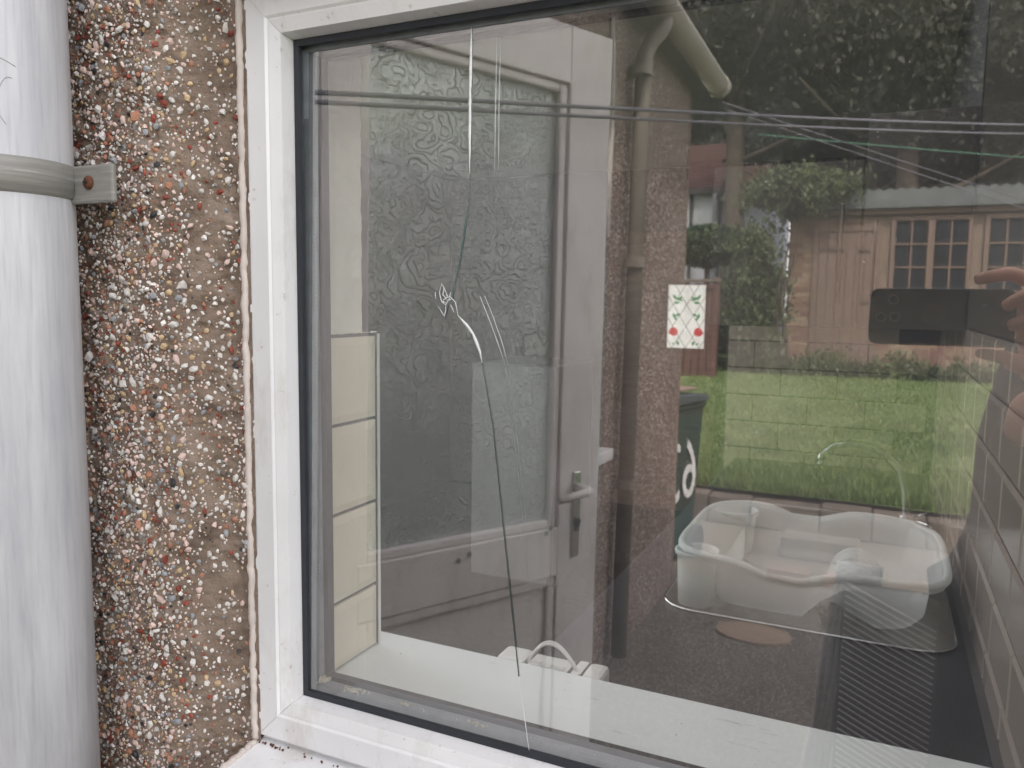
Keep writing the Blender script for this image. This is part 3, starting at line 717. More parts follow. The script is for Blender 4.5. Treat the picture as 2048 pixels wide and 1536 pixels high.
# inner door with a stained-glass light
dd = empty('inner_door', (-1.45, 5.08, FZ), label='inner door with stained glass panel of red roses and green leaves', cat='door')
db = (-1.45, 5.08, FZ)
def dpart(n, b_, m, par=dd, **kw): return kp(n, b_, m, par, db, **kw)
x0, x1, za, zb = -1.40, -1.135, -.32, .125
dpart('door_panel', bx(-1.85, x0, 5.04, 5.08, FZ, .5), M['wood_dark']); dpart('door_panel', bx(x1, -1.05, 5.04, 5.08, FZ, .5), M['wood_dark'])
dpart('door_panel', bx(x0, x1, 5.04, 5.08, FZ, za), M['wood_dark']); dpart('door_panel', bx(x0, x1, 5.04, 5.08, zb, .5), M['wood_dark'])
t = NT('backlit_glass'); t.color(t.ramp(t.noise(12, 5), [(.3, (.6, .6, .56)), (.7, (.9, .9, .86))])); t.link(t.ramp(t.noise(22, 5, t.mapped((1, 1, .4), (0, .6, 0)), .7), [(.3, (.55, .56, .52)), (.7, (1, .98, .94))]), t.b.inputs['Emission Color']); t.b.inputs['Emission Strength'].default_value = .15; M['lit'] = t.m  # emission stands in for light behind the pane
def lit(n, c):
    t = NT(n); t.b.inputs['Base Color'].default_value = (*c, 1); t.b.inputs['Emission Color'].default_value = (*c, 1); t.b.inputs['Emission Strength'].default_value = .12; return t.m  # coloured pieces glow by emission too, in place of light behind them
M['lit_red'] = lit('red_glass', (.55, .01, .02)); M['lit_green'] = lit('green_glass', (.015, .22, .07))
sg = dpart('stained_glass', bx(x0, x1, 5.055, 5.062, za, zb), M['lit'])
def sp(n, b_, m): return kp(n, b_, m, sg, db)
bm = B()
w_, h_ = x1-x0, zb-za
for i in range(-3, 4):
    for sgn in (1, -1):
        a = [(x0+w_*(.5+i*.36), za), (x0+w_*(.5+i*.36)+sgn*h_*.62, zb)]
        # clip to the pane
        pts = []
        for k in range(41):
            X = a[0][0]+(a[1][0]-a[0][0])*k/40; Z = za+h_*k/40
            if x0 < X < x1: pts.append((X, 5.052+.0004*sgn, Z))
        if len(pts) > 2: tube(bm, pts, .0017, 4)
sp('lead_came', bm, M['black'])
def leafshape(bm, cx, cz, L, w, a, y):
    P = [(-1, 0), (-.5, .8), (.2, 1), (1, 0), (.2, -1), (-.5, -.8)]
    v = []
    for px, pz in P: X, Z = px*L, pz*w; v.append((cx+X*math.cos(a)-Z*math.sin(a), cz+X*math.sin(a)+Z*math.cos(a)))
    A = [bm.verts.new((X, y, Z)) for X, Z in v]; C = [bm.verts.new((X, y+.003, Z)) for X, Z in v]
    bm.faces.new(A); bm.faces.new(C)
    for i in range(6): bm.faces.new((A[i], A[(i+1) % 6], C[(i+1) % 6], C[i]))
for s_ in (-1, 1):
    cx = (x0+x1)/2 + .0
    for (dx, dz, L, w, a) in ((.055, .345, .03, .011, .35), (.085, .360, .026, .010, .9), (.070, .320, .026, .009, -.2), (.045, .355, .018, .008, -.4), (.085, .225, .024, .011, 1.1), (.060, .235, .018, .010, -.5), (.075, .205, .014, .008, .9), (.055, .035, .018, .010, 1.2), (.085, .030, .012, .006, .4)):
        bm = B(); leafshape(bm, cx+s_*dx, za+dz, L, w, a if s_ > 0 else math.pi-a, 5.0495); sp('leaf', bm, M['lit_green'])
    bm = B(); n = 14
    A = [bm.verts.new((cx+s_*.088+.032*math.cos(2*math.pi*k/n)*(1+.08*math.sin(5*k)), 5.0497, za+.115+.031*math.sin(2*math.pi*k/n))) for k in range(n)]; C = [bm.verts.new(v.co+Vector((0, .003, 0))) for v in A]
    bm.faces.new(A); bm.faces.new(C)
    for k in range(n): bm.faces.new((A[k], A[(k+1) % n], C[(k+1) % n], C[k]))
    sp('rose', bm, M['lit_red'])

# ================================================================ OUTSIDE (seen mirrored in the glass)
# ---- projecting extension with the open door
EX = -.97
ext = empty('extension_building', (EX, -2, GZ), label='pebbledashed extension with gutter and open white door, reflected in the glass', cat='building')
eb = (EX, -2, GZ)
def ep(n, b_, m, par=ext, **kw): return kp(n, b_, m, par, eb, **kw)
ep('wall', bx(EX-.12, EX-.001, -.62, -.055, GZ, 1.25), M['pebbledash'])
ep('wall', bx(EX-.12, EX-.001, -1.45, -.62, .70, 1.25), M['pebbledash'])
ep('wall', bx(EX-.12, EX-.001, -3.63, -1.45, GZ, -.50), M['pebbledash'])
ep('wall', bx(EX-.12, EX-.001, -1.62, -1.45, -.50, 1.25), M['pebbledash'])
ep('wall', bx(EX-.12, EX-.001, -3.63, -2.30, -.50, 1.25), M['pebbledash'])
ep('wall', bx(EX-.12, EX-.001, -2.30, -1.62, .45, 1.25), M['pebbledash'])
ep('wall', bx(-3.6, -2.14, -3.63, -3.51, GZ, 1.25), M['pebbledash'])
ep('wall', bx(-1.50, EX-.12, -3.63, -3.51, GZ, 1.25), M['pebbledash'])
ep('wall', bx(-2.14, -1.50, -3.63, -3.51, GZ, -.85), M['pebbledash'])
ep('wall', bx(-2.14, -1.50, -3.63, -3.51, 1.05, 1.25), M['pebbledash'])
for a in ((-2.139, -2.09), (-1.55, -1.501)): ep('end_window_frame', bx(a[0], a[1], -3.62, -3.53, -.849, 1.049), M['upvc'])  # frames an opening added so daylight shows through the door glass
ep('inner_wall', bx(-2.5, -2.4, -3.5, -.06, GZ, -.3), plain('hall_paint', (.35, .37, .34), .9))  # stops low so the open sky behind it brightens the hall
ep('inner_partition', bx(-1.68, -1.12, -2.66, -2.60, GZ, 1.05), M['wall_white'])  # white board added to make a bright strip through the door glass
ep('inner_floor', bx(-2.4, EX-.12, -3.5, -.06, GZ, GZ+.03), M['floor_in'])
ep('corner_bead', bx(EX-.008, EX+.004, -3.638, -3.62, GZ, 1.25), M['mortar'])
wn_ = ep('window_frame', bx(EX-.06, EX-.02, -2.30, -1.62, -.50, -.44), M['upvc'])
for a in ((-2.30, -2.24, -.44, .45), (-1.68, -1.62, -.44, .45), (-2.24, -1.68, .39, .45)): kp('frame_bar', bx(EX-.06, EX-.02, a[0], a[1], a[2], a[3]), M['upvc'], wn_, eb)
kp('pane', bx(EX-.045, EX-.040, -2.24, -1.68, -.44, .39), M['glass_dark'], wn_, eb)
ep('window_sill', bx(EX-.05, EX+.05, -2.36, -1.58, -.55, -.505), M['upvc'], bevel=.006)
ep('roof', prism(B(), [(EX+.14, 1.24), (EX+.14, 1.29), (-1.20, 1.37), (-1.20, 1.32)], 'y', -3.75, -.06), M['roof_grey'])
ep('roof', prism(B(), [(-2.38, 1.77), (-2.38, 1.83), (-3.7, 2.3), (-3.7, 2.2)], 'y', -3.75, -.06), M['roof_grey'])  # gap left between the roof slabs to let skylight into the hall
ep('soffit', bx(EX-.002, EX+.13, -3.72, -.06, 1.20, 1.238), M['soffit'])
# half round gutter
bm = B(); n = 14
gy0, gy1 = -3.80, -.08; gx, gz, gr = EX+.115, 1.235, .056
for ring_i in range(1):
    rs = []
    for yy in (gy0, gy1):
        rs.append([bm.verts.new((gx+gr*math.cos(math.pi+math.pi*k/n), yy, gz+gr*math.sin(math.pi+math.pi*k/n))) for k in range(n+1)])
    for k in range(n): bm.faces.new((rs[0][k], rs[0][k+1], rs[1][k+1], rs[1][k]))
    bm.faces.new(rs[0])
gt = ep('gutter', bm, M['drain_plastic'], smooth=True); q = gt.modifiers.new('s', 'SOLIDIFY'); q.thickness = .004
bm = B(); tube(bm, [(gx, -3.76, gz-.01), (gx, -3.72, gz-.01)], .061, 20); kp('gutter_joint', bm, M['drain_plastic'], gt, eb)
bm = B(); tube(bm, [(gx, -2.62, gz-.04), (gx, -2.62, gz-.07), (gx-.01, -2.61, gz-.10), (gx-.045, -2.59, gz-.15), (gx-.065, -2.58, gz-.20), (gx-.065, -2.52, GZ+.05)], .033, 20)
M['downpipe'] = plain('brown_grey_downpipe', (.20, .175, .145), .45, .12, 6)
dp = ep('downpipe', bm, M['downpipe'], smooth=True)
for zz in (.95, .2, -.7):
    bm = B(); tube(bm, [(gx-.065, -2.545, zz), (gx-.065, -2.545, zz+.04)], .042, 20); kp('pipe_clip', bm, M['downpipe'], dp, eb)
bm = B(); tube(bm, [(EX+.006, -2.30, 1.10), (EX+.006, -2.31, .9), (EX+.008, -2.33, .7), (EX+.006, -2.32, .5), (EX+.006, -2.34, .3)], [.010, .016, .010, .014, .005], 6); ep('mortar_scar', bm, M['stain'])

# door, hinged open; local x runs from the hinge to the handle side
dang = math.atan2(-.895, .446)
door = empty('open_door', (-.996, -.6585, GZ), dang, label='white half-glazed door with swirl-textured glass standing open, reflected in the window', cat='door')
DWd = .757; H0, H1 = .02, .665-GZ
def dz(z): return z-GZ
UP = M['upvc_door']
# local y: visible side is +y (towards the window)
def mould(n, a, **kw): return obj(n, a, UP, door, **kw)
mould('stile', bx(0, .085, -.03, .03, H0, H1), bevel=.003)
mould('stile', bx(.625, DWd, -.03, .03, H0, H1), bevel=.003)
mould('rail', bx(.0852, .6248, -.03, .03, dz(.535), H1), bevel=.003)
mould('rail', bx(.0852, .6248, -.03, .03, dz(-.64), dz(-.52)), bevel=.003)
mould('rail', bx(.0852, .6248, -.03, .03, H0, H0+.14), bevel=.003)
mould('lower_panel', bx(.0852, .6248, -.012, .012, H0+.14, dz(-.6402)))
for a in ((.0854, .110, dz(-.52), dz(.535)), (.600, .6246, dz(-.52), dz(.535)), (.1102, .5998, dz(-.52), dz(-.498)), (.1102, .5998, dz(.512), dz(.535))): mould('glazing_bead', bx(a[0], a[1], .004, .022, a[2]+.0005, a[3]-.0005), bevel=.006)
for a in ((.0854, .110, H0+.142, dz(-.642)), (.600, .6246, H0+.142, dz(-.642)), (.1102, .5998, dz(-.667), dz(-.642)), (.1102, .5998, H0+.142, H0+.165)): mould('panel_moulding', bx(a[0], a[1], .0122, .024, a[2], a[3]), bevel=.007)
# swirl-textured pane: real glass with pressed rings
def m_swirl():
    t = NT('pressed_swirl_glass'); v = t.mapped((1.6, 1.6, 1.6))
    dn = t.new('ShaderNodeTexNoise', Scale=9, Detail=2); t.link(v, dn.inputs['Vector'])
    ad = t.new('ShaderNodeMixRGB', blend_type='ADD'); ad.inputs[0].default_value = .16; t.link(v, ad.inputs[1]); t.link(dn.outputs['Color'], ad.inputs[2])
    vo = t.new('ShaderNodeTexVoronoi', Scale=11); t.link(ad.outputs[0], vo.inputs['Vector'])
    mu = t.new('ShaderNodeMath', operation='MULTIPLY'); mu.inputs[1].default_value = 30; t.link(vo.outputs['Distance'], mu.inputs[0])
    si = t.new('ShaderNodeMath', operation='SINE'); t.link(mu.outputs[0], si.inputs[0])
    pw = t.ramp(si.outputs[0], [(.55, (0,)*3), (1, (1,)*3)])
    fl = t.new('ShaderNodeTexNoise', Scale=13, Detail=1, Distortion=2.4); t.link(v, fl.inputs['Vector'])
    m2 = t.new('ShaderNodeMath', operation='MULTIPLY'); m2.inputs[1].default_value = 42; t.link(fl.outputs['Fac'], m2.inputs[0])
    s2 = t.new('ShaderNodeMath', operation='SINE'); t.link(m2.outputs[0], s2.inputs[0])
    p2 = t.ramp(s2.outputs[0], [(.70, (0,)*3), (1, (1,)*3)])
    sel = t.ramp(t.noise(5, 1), [(.46, (0,)*3), (.54, (1,)*3)])
    mx = t.new('ShaderNodeMixRGB'); t.link(sel, mx.inputs[0]); t.link(pw, mx.inputs[1]); t.link(p2, mx.inputs[2])
    b1 = t.bump(mx.outputs[0], 1, .0040)
    rb = t.new('ShaderNodeTexWave', Scale=150, Distortion=1); rb.bands_direction = 'Z'; t.link(v, rb.inputs['Vector'])
    t.normal(t.bump(rb.outputs['Fac'], .10, .001, b1))
    t.b.inputs['Base Color'].default_value = (.90, .97, .94, 1); t.b.inputs['Roughness'].default_value = .09
    t.b.inputs['Transmission Weight'].default_value = .50; t.b.inputs['IOR'].default_value = 1.7
    return t.m
obj('textured_pane', bx(.088, .622, -.002, .0032, dz(-.518), dz(.533)), m_swirl(), door)
# handle, plate and keyhole
hp = obj('handle_plate', bx(.668, .692, .0301, .036, dz(-.60), dz(-.385)), M['chrome'], door, bevel=.004)
bm = B(); tube(bm, [(.680, .030, dz(-.425)), (.680, .075, dz(-.425)), (.674, .085, dz(-.426)), (.655, .088, dz(-.428)), (.575, .086, dz(-.436))], [.011, .010, .011, .0105, .009], 14); obj('lever', bm, UP, hp, smooth=True)
bm = B(); tube(bm, [(.680, .0365, dz(-.512)), (.680, .040, dz(-.512))], .011, 16); tube(bm, [(.680, .0365, dz(-.530)), (.680, .040, dz(-.530))], .006, 12); obj('lock_cylinder', bm, M['soffit'], hp)
bm = B()
for xx, zz in ((.600, -.517), (.585, -.528), (.33, -.55), (.36, -.541)): tube(bm, [(xx, .0300, dz(zz)), (xx, .0325, dz(zz))], .006, 10)
obj('screw_cap', bm, M['steel'], door)
# doorway lining belongs to the extension
for n_, a in (('door_frame', (-1.45, -1.40, GZ, .70)), ('side_panel', (-1.72, -1.452, GZ+.1, .60)), ('door_frame', (-.645, -.62, GZ, .70))): ep(n_, bx(EX-.07, EX-.002+(.03 if n_ == 'side_panel' else 0), a[0], a[1], a[2], a[3]), M['upvc'])  # the wide white panel is added to brighten the door glass from behind
ep('door_frame', bx(EX-.07, EX-.002, -1.405, -.645, .665, .70), M['upvc'])

# ---- wheelie bin with painted house number
wb_ = empty('wheelie_bin', (-1.24, -4.05, GZ), R(8), label='dark green wheelie bin with white painted numbers beside the extension corner', cat='bin')
bm = B()
lv = [(.20, .25, .05), (.235, .29, .93), (.25, .305, .935), (.25, .305, .96)]
rg = [[bm.verts.new(p) for p in ((-a, -b, z), (a, -b, z), (a, b, z), (-a, b, z))] for a, b, z in lv]
for i in range(3):
    for k in range(4): bm.faces.new((rg[i][k], rg[i][(k+1) % 4], rg[i+1][(k+1) % 4], rg[i+1][k]))
bm.faces.new(rg[0]); obj('bin_body', bm, M['bin'], wb_, bevel=.015)
bm = B(); prism(bm, [(-.29, .97), (-.30, .985), (-.24, 1.01), (.24, 1.035), (.34, 1.0), (.34, .97)], 'x', -.27, .27); ld = obj('bin_lid', bm, M['bin_lid'], wb_, bevel=.01)
obj('lid_board', bx(-.21, .22, -.20, .24, 1.038, 1.05), M['cardboard'], wb_, bevel=.004)
for s_ in (-1, 1):
    bm = B(); tube(bm, [(s_*.21, -.24, .10), (s_*.25, -.24, .10)], .10, 20); obj('wheel', bm, M['black'], wb_)
fo = bpy.data.curves.new('bin_number', 'FONT'); fo.body = '63'; fo.size = .50; fo.extrude = .001; fo.align_x = 'CENTER'; fo.space_line = .8
tmp = bpy.data.objects.new('bin_number', fo); COL.objects.link(tmp)
bpy.context.view_layer.update(); dg = bpy.context.evaluated_depsgraph_get(); me = bpy.data.meshes.new_from_object(tmp.evaluated_get(dg)); bpy.data.objects.remove(tmp)
for (face, loc, rot) in (('side', (.232, .03, .40), (R(90), 0, R(90))), ('front', (.0, .292, .40), (R(90), 0, R(180)))):
    o = link('painted_number', me, wb_); o.location = loc; o.rotation_euler = rot
me.materials.append(M['paint_white'])

# ---- low stone edging and loose blocks
ed = empty('garden_edging', (-.4, -5.25, GZ), label='low stone edging along the front of the lawn', cat='edging')
x = -2.6
while x < 1.9:
    w = random.uniform(.28, .5)
    o = obj('stone', bx(x+.008-(-.4), x+w-(-.4), -.08+random.uniform(-.01, .01), .10, 0, .20+random.uniform(-.015, .01)), M['sandstone'], ed, bevel=.012)
    x += w
obj('concrete_block', bx(-.22, .22, -.10, .10, 0, .13), M['sandstone'], bevel=.01, label='pale concrete block lying on the patio by the edging', cat='block').location = (-.28, -4.6, GZ)
bk = obj('loose_brick', bx(-.108, .108, -.052, .052, 0, .068), plain('brick_pink', (.19, .125, .10), .9, .15, 20, .4, 60), bevel=.004, label='loose pink brick on the patio, nearer the extension', cat='brick', group='loose bricks on the patio'); bk.location = (-.40, -4.05, GZ); bk.rotation_euler = (0, 0, .1)
b2 = bk.copy(); COL.objects.link(b2); b2.location = (-.12, -4.08, GZ); b2.rotation_euler = (0, 0, -.05); b2['label'] = 'loose pink brick on the patio, farther from the extension'
bm = B(); n = 28; prism(bm, [(.17*math.cos(2*math.pi*k/n), .12*math.sin(2*math.pi*k/n)) for k in range(n)], 'z', 0, .012)
dc = obj('stepping_stone', bm, plain('tan_slab', (.30, .22, .16), .9, .1, 10, .3, 60), label='smooth oval tan slab lying on the rough patio', cat='slab'); dc.location = (-.47, -3.15, GZ)

# ---- brick outbuilding
ob = empty('brick_outbuilding', (.8, -13, -.6), label='pink brick outbuilding with plank door and grid windows across the lawn', cat='outbuilding')
obb = (.8, -13, -.6)
def op(n, b_, m, par=ob, **kw): return kp(n, b_, m, par, obb, **kw)
op('wall_core', bx(-1.45, 4.2, -15.5, -13.02, -.75, 1.78), plain('brick_mortar', (.20, .15, .115), .95))
op('roof', prism(B(), [(-1.6+i*.075, 1.80+.25+(.02 if i % 2 else -.02)) for i in range(80)]+[(4.33-i*.075, 1.78) for i in range(80)], 'y', -15.6, -12.8), M['corr'])
op('fascia', bx(-1.55, 4.3, -12.95, -12.90, 1.70, 1.78), M['timber_pink'])
openings = [(-1.03, -.16, -.75, 1.52), (.03, 1.12, .50, 1.66), (1.27, 2.3, .50, 1.66)]
brick_m = [plain('brick_a', (.17, .095, .07), .9, .15, 10), plain('brick_b', (.22, .145, .095), .9, .15, 10), plain('brick_c', (.17, .09, .07), .9, .15, 10), plain('brick_d', (.27, .20, .14), .9, .15, 10)]
bmeshes = []
for m_ in brick_m:
    bm = bx(-.103, .103, -.03, 0, -.033, .033); me = bpy.data.meshes.new('brick'); bmesh.ops.recalc_face_normals(bm, faces=bm.faces); bm.to_mesh(me); bm.free(); me.materials.append(m_); bmeshes.append(me)
cnt = 0; bspots = []
for r_ in range(31):
    z = -.62+r_*.078
    if z > 1.63: break
    x = -1.34 + (.11 if r_ % 2 else 0)
    while x < 4.1:
        if not any(a-.08 < x < b+.08 and c-.02 < z < d+.02 for a, b, c, d in openings): bspots.append((abs(x+.2), x, z))
        x += .22
bspots.sort()
rest = B()
for i, (_, x, z) in enumerate(bspots):
    if i < 290:
        o = link('brick', random.choice(bmeshes), ob); o.location = (x-.8, -.016+random.uniform(-.003, .003), z+.6)
    else: box(rest, x-.103, x+.103, -13.046, -13.018, z-.033, z+.033)
tag(op('bricks', rest, brick_m[0]), kind='stuff')
pd = op('plank_door', bx(-1.0, -.19, -13.03, -13.0, -.7, 1.46), M['timber_pink'])
for i in range(6): kp('plank', bx(-.99+i*.133, -.865+i*.133, -12.998, -12.985, -.68, 1.44), M['timber_pink'], pd, obb, bevel=.004)
kp('hinge', bx(-.97, -.62, -12.983, -12.975, 1.14, 1.18), M['bark'], pd, obb); kp('hinge', bx(-.42, -.26, -12.983, -12.975, 1.13, 1.17), M['bark'], pd, obb); kp('latch', bx(-.35, -.24, -12.983, -12.97, .33, .37), M['bark'], pd, obb)
for a in ((-1.08, -1.0, -.7, 1.54), (-.19, -.11, -.7, 1.54), (-1.0, -.19, 1.46, 1.54)): op('door_frame', bx(a[0], a[1], -13.02, -12.97, a[2], a[3]), M['timber_pink'])
for x0_, x1_ in ((.03, 1.12), (1.27, 2.36)):
    wf_ = op('window_frame', bx(x0_, x1_, -13.03, -12.96, .50, .56), M['timber_pink'])
    for a in ((x0_, x0_+.06, .56, 1.66), (x1_-.06, x1_, .56, 1.66), (x0_+.06, x1_-.06, 1.60, 1.66), ((x0_+x1_)/2-.045, (x0_+x1_)/2+.045, .56, 1.60)): kp('frame_bar', bx(a[0], a[1], -13.03, -12.955, a[2], a[3]), M['timber_pink'], wf_, obb)
    for h in (0, 1):
        xa = x0_+.06 if h == 0 else (x0_+x1_)/2+.045; xb = (x0_+x1_)/2-.045 if h == 0 else x1_-.06
        kp('glazing_bar', bx((xa+xb)/2-.014, (xa+xb)/2+.014, -13.0, -12.975, .56, 1.60), M['timber_pink'], wf_, obb)
        for zz in (.9, 1.25): kp('glazing_bar', bx(xa, xb, -13.0, -12.977, zz-.012, zz+.012), M['timber_pink'], wf_, obb)
        for i in range(2):
            for zz0, zz1 in ((.56, .888), (.912, 1.238), (1.262, 1.6)):
                px0 = xa if i == 0 else (xa+xb)/2+.014; px1 = (xa+xb)/2-.014 if i == 0 else xb
                kp('pane', bx(px0, px1, -13.012, -13.004, zz0, zz1), M['glass_dark'], wf_, obb)

# ---- houses behind
def house(name, x0, x1, y0, y1, zb_, ze, zr, wall_m, roof_m, label):
    h = empty(name, ((x0+x1)/2, y1, zb_), label=label, cat='house'); b = ((x0+x1)/2, y1, zb_)
    kp('wall', bx(x0, x1, y0, y1, zb_, ze), wall_m, h, b)
    n = 16; ym = (y0+y1)/2
    bm = B()
    for side in (0, 1):
        ya = y1+.35 if side == 0 else y0-.35
        for i in range(n):
            t0, t1 = i/n, (i+1)/n
            q = [(x0-.3, ya+(ym-ya)*t0, ze-.1+(zr-ze)*t0+.06), (x1+.3, ya+(ym-ya)*t0, ze-.1+(zr-ze)*t0+.06), (x1+.3, ya+(ym-ya)*t1, ze-.1+(zr-ze)*t1), (x0-.3, ya+(ym-ya)*t1, ze-.1+(zr-ze)*t1)]
            v = [bm.verts.new(p) for p in q]; bm.faces.new(v)
            w2 = [(x0-.3, q[0][1], q[0][2]), (x1+.3, q[0][1], q[0][2]), (x1+.3, q[0][1], q[0][2]-.07), (x0-.3, q[0][1], q[0][2]-.07)]; bm.faces.new([bm.verts.new(p) for p in w2])
    me = bpy.data.meshes.new('roof'); bmesh.ops.translate(bm, verts=bm.verts, vec=-Vector(b)); bm.to_mesh(me); bm.free(); me.materials.append(roof_m); link('roof', me, h)
    kp('fascia', bx(x0-.3, x1+.3, y1+.30, y1+.36, ze-.16, ze), M['soffit'], h, b)
    return h, b
h1, hb = house('white_house', -9, -5.1, -30, -25, -.3, 4.15, 6.2, M['wall_white'], M['roof_red'], 'white rendered house with red-brown roof behind the topiary bush')
bm = B(); tube(bm, [(-5.75, -24.93, 4.1), (-5.75, -24.93, 0)], .05, 10); kp('drainpipe', bm, M['soffit'], h1, hb)
w1 = kp('window', bx(-6.9, -6.1, -24.99, -24.95, 2.3, 3.3), M['upvc'], h1, hb); kp('pane', bx(-6.83, -6.17, -24.95, -24.93, 2.37, 3.23), M['glass_dark'], w1, hb)
h2, hb2 = house('pale_house', -5.0, -3.4, -31, -26, -.3, 4.1, 5.6, M['wall_blue'], M['roof_red'], 'blue-grey rendered house beside the white house')
h3, hb3 = house('grey_roofed_house', 2.2, 9, -32, -26, -.3, 3.6, 5.5, M['wall_white'], M['roof_grey'], 'house with grey tiled roof above the outbuilding at the right edge')
w1 = kp('window', bx(3.4, 4.4, -25.99, -25.95, 2.2, 3.2), M['upvc'], h3, hb3); kp('pane', bx(3.47, 4.33, -25.95, -25.93, 2.27, 3.13), M['glass_dark'], w1, hb3)

# ---- foliage
def leaves(bm_list, n, fn, size):
    V, F = bm_list
    for i in range(n):
        p = fn()
        if p is None: continue
        s = size*random.uniform(.6, 1.4)
        m = Euler((random.uniform(0, 6.28), random.uniform(0, 6.28), random.uniform(0, 6.28))).to_matrix()
        k = len(V); 
        for a, b in ((-1, 0), (0, -.45), (1, 0), (0, .45)): V.append(Vector(p)+m @ Vector((a*s, b*s, 0)))
        F.append((k, k+1, k+2, k+3))
def clumps(c, rad, nc, seed, rr):
    rnd = random.Random(seed); out = []
    for i in range(nc):
        while True:
            d = Vector((rnd.uniform(-1, 1), rnd.uniform(-1, 1), rnd.uniform(-1, 1)))
            if d.length < 1: break
        d = d*(.55+.45*rnd.random()) if d.length > .2 else d
        out.append((Vector(c)+Vector((d.x*rad[0], d.y*rad[1], d.z*rad[2])), rr*rnd.uniform(.5, 1.2)))
    return out
def foliage(name, cl, n, size, mat, parent, base):
    V, F = [], []
    def fn():
        c, r = random.choice(cl); d = Vector((random.gauss(0, 1), random.gauss(0, 1), random.gauss(0, .8)))
        return c + d*r*.45 - Vector(base)
    leaves((V, F), n, fn, size)
    me = bpy.data.meshes.new(name); me.from_pydata(V, [], F); me.materials.append(mat); return link(name, me, parent)
M['leaf_dark'] = m_leaf('leaf_dark', (.012, .015, .008), (.026, .028, .015), 1.2)
M['leaf_olive'] = m_leaf('leaf_olive', (.015, .017, .008), (.033, .033, .017), 1.0)
M['leaf_ivy'] = m_leaf('leaf_ivy', (.028, .042, .013), (.075, .10, .028), 2.0)
M['leaf_top'] = m_leaf('leaf_topiary', (.018, .035, .012), (.035, .065, .018), 4)
def tree(x, y, zc, rx_, rz_, n, mat, label, size=.07, nc=110, seed=1, gr=None):
    b = (x, y, lawn_z(-14.3)); t_ = empty('tree', b, label=label, cat='tree', group=gr)
    bm = B(); tube(bm, [(0, 0, 0), (.1, .05, zc*.4), (-.05, 0, zc+1.0), (.1, .1, zc+2.4+.6)], [.28, .22, .15, .04], 10)
    rnd = random.Random(seed)
    for i in range(16):
        a = rnd.uniform(0, 6.28); z0_ = rnd.uniform(.35, 1.1)*zc+.4; L = rx_*rnd.uniform(.5, .95)
        tube(bm, [(0, 0, z0_), (L*.5*math.cos(a), L*.5*math.sin(a), z0_+.4), (L*math.cos(a), L*math.sin(a), z0_+.5+rnd.uniform(-.3, .9))], [.08, .05, .015], 6)
    obj('trunk', bm, M['bark'], t_, smooth=True)
    foliage('crown', clumps((x, y, b[2]+zc+1.2), (rx_, rx_*.8, rz_), nc, seed, 1.0), n, size, mat, t_, b)
G = 'tall trees behind the outbuilding'
tree(-3.2, -17.5, 7.0, 2.6, 3.0, 60000, M['leaf_dark'], 'tall dark tree leftmost behind the garden, above the white house', seed=1, gr=G)
tree(.2, -16.8, 5.6, 2.6, 3.2, 62000, M['leaf_olive'], 'large olive-dark tree directly behind the plank door outbuilding', seed=2, gr=G)
tree(3.2, -17.6, 5.9, 2.3, 3.0, 60000, M['leaf_dark'], 'dark tree above the outbuilding windows with bright sky gaps', seed=3, gr=G)
tree(-.5, -21, 8.4, 3.4, 3.4, 30000, M['leaf_dark'], 'tallest dark tree at the back filling the sky', seed=5, size=.13, gr=G)
tree(2.2, -21.5, 4.0, 3.2, 2.8, 30000, M['leaf_dark'], 'broad dark tree low behind the outbuilding roof', seed=6, size=.13, gr=G)
tree(-1.0, -23.0, 4.2, 2.4, 3.0, 24000, M['leaf_olive'], 'olive tree low between the houses and the outbuilding', seed=7, size=.13, gr=G)
tree(-7.5, -36.0, 8.5, 5.0, 4.0, 24000, M['leaf_dark'], 'big far tree rising behind the white house roof', seed=8, size=.22, gr=G)
ivb = (-1.75, -12.3, -.55)
iv = empty('ivy_bush', ivb, label='tall tangled ivy bush hiding the left end of the outbuilding', cat='bush')
bm = B()
for i in range(9):
    a = random.uniform(-.5, .5); tube(bm, [(a, 0, 0), (a*.7, .1, .9), (a*1.3, .15, 1.9)], [.035, .03, .01], 6)
obj('stem', bm, M['bark'], iv)
cl = clumps((-1.85, -12.35, .55), (.42, .35, 1.1), 60, 11, .35) + clumps((-1.25, -12.6, 2.05), (1.15, .35, .30), 45, 12, .35)
foliage('foliage', cl, 16000, .045, M['leaf_ivy'], iv, ivb)
tb = (-3.15, -15.0, -.5)
tpb = empty('topiary_ball', tb, label='clipped dark green ball-shaped bush in front of the white houses', cat='bush')
bm = B(); tube(bm, [(0, 0, 0), (0, 0, 1.7)], .05, 8); obj('stem', bm, M['bark'], tpb)
V, F = [], []
def fnb():
    d = Vector((random.gauss(0, 1), random.gauss(0, 1), random.gauss(0, 1))).normalized()*random.uniform(.75, 1); return (d.x*.72-.0, d.y*.6, d.z*.42+1.95)
leaves((V, F), 9000, fnb, .045); me = bpy.data.meshes.new('foliage'); me.from_pydata(V, [], F); me.materials.append(M['leaf_top']); link('foliage', me, tpb)
# low planting between lawn and outbuilding
V, F = [], []
def fnp():
    x = random.uniform(-4, 3.5); return (x, random.uniform(-12.9, -12.3), lawn_z(-12.6)+abs(random.gauss(0, .09))*(1.5+noise.noise(Vector((x*2, 0, 0)))))
leaves((V, F), 12000, fnp, .04); me = bpy.data.meshes.new('ground_cover'); me.from_pydata(V, [], F); me.materials.append(M['leaf_ivy']); tag(link('ground_cover', me), 'low brown-green planting along the foot of the outbuilding', 'planting', kind='stuff')

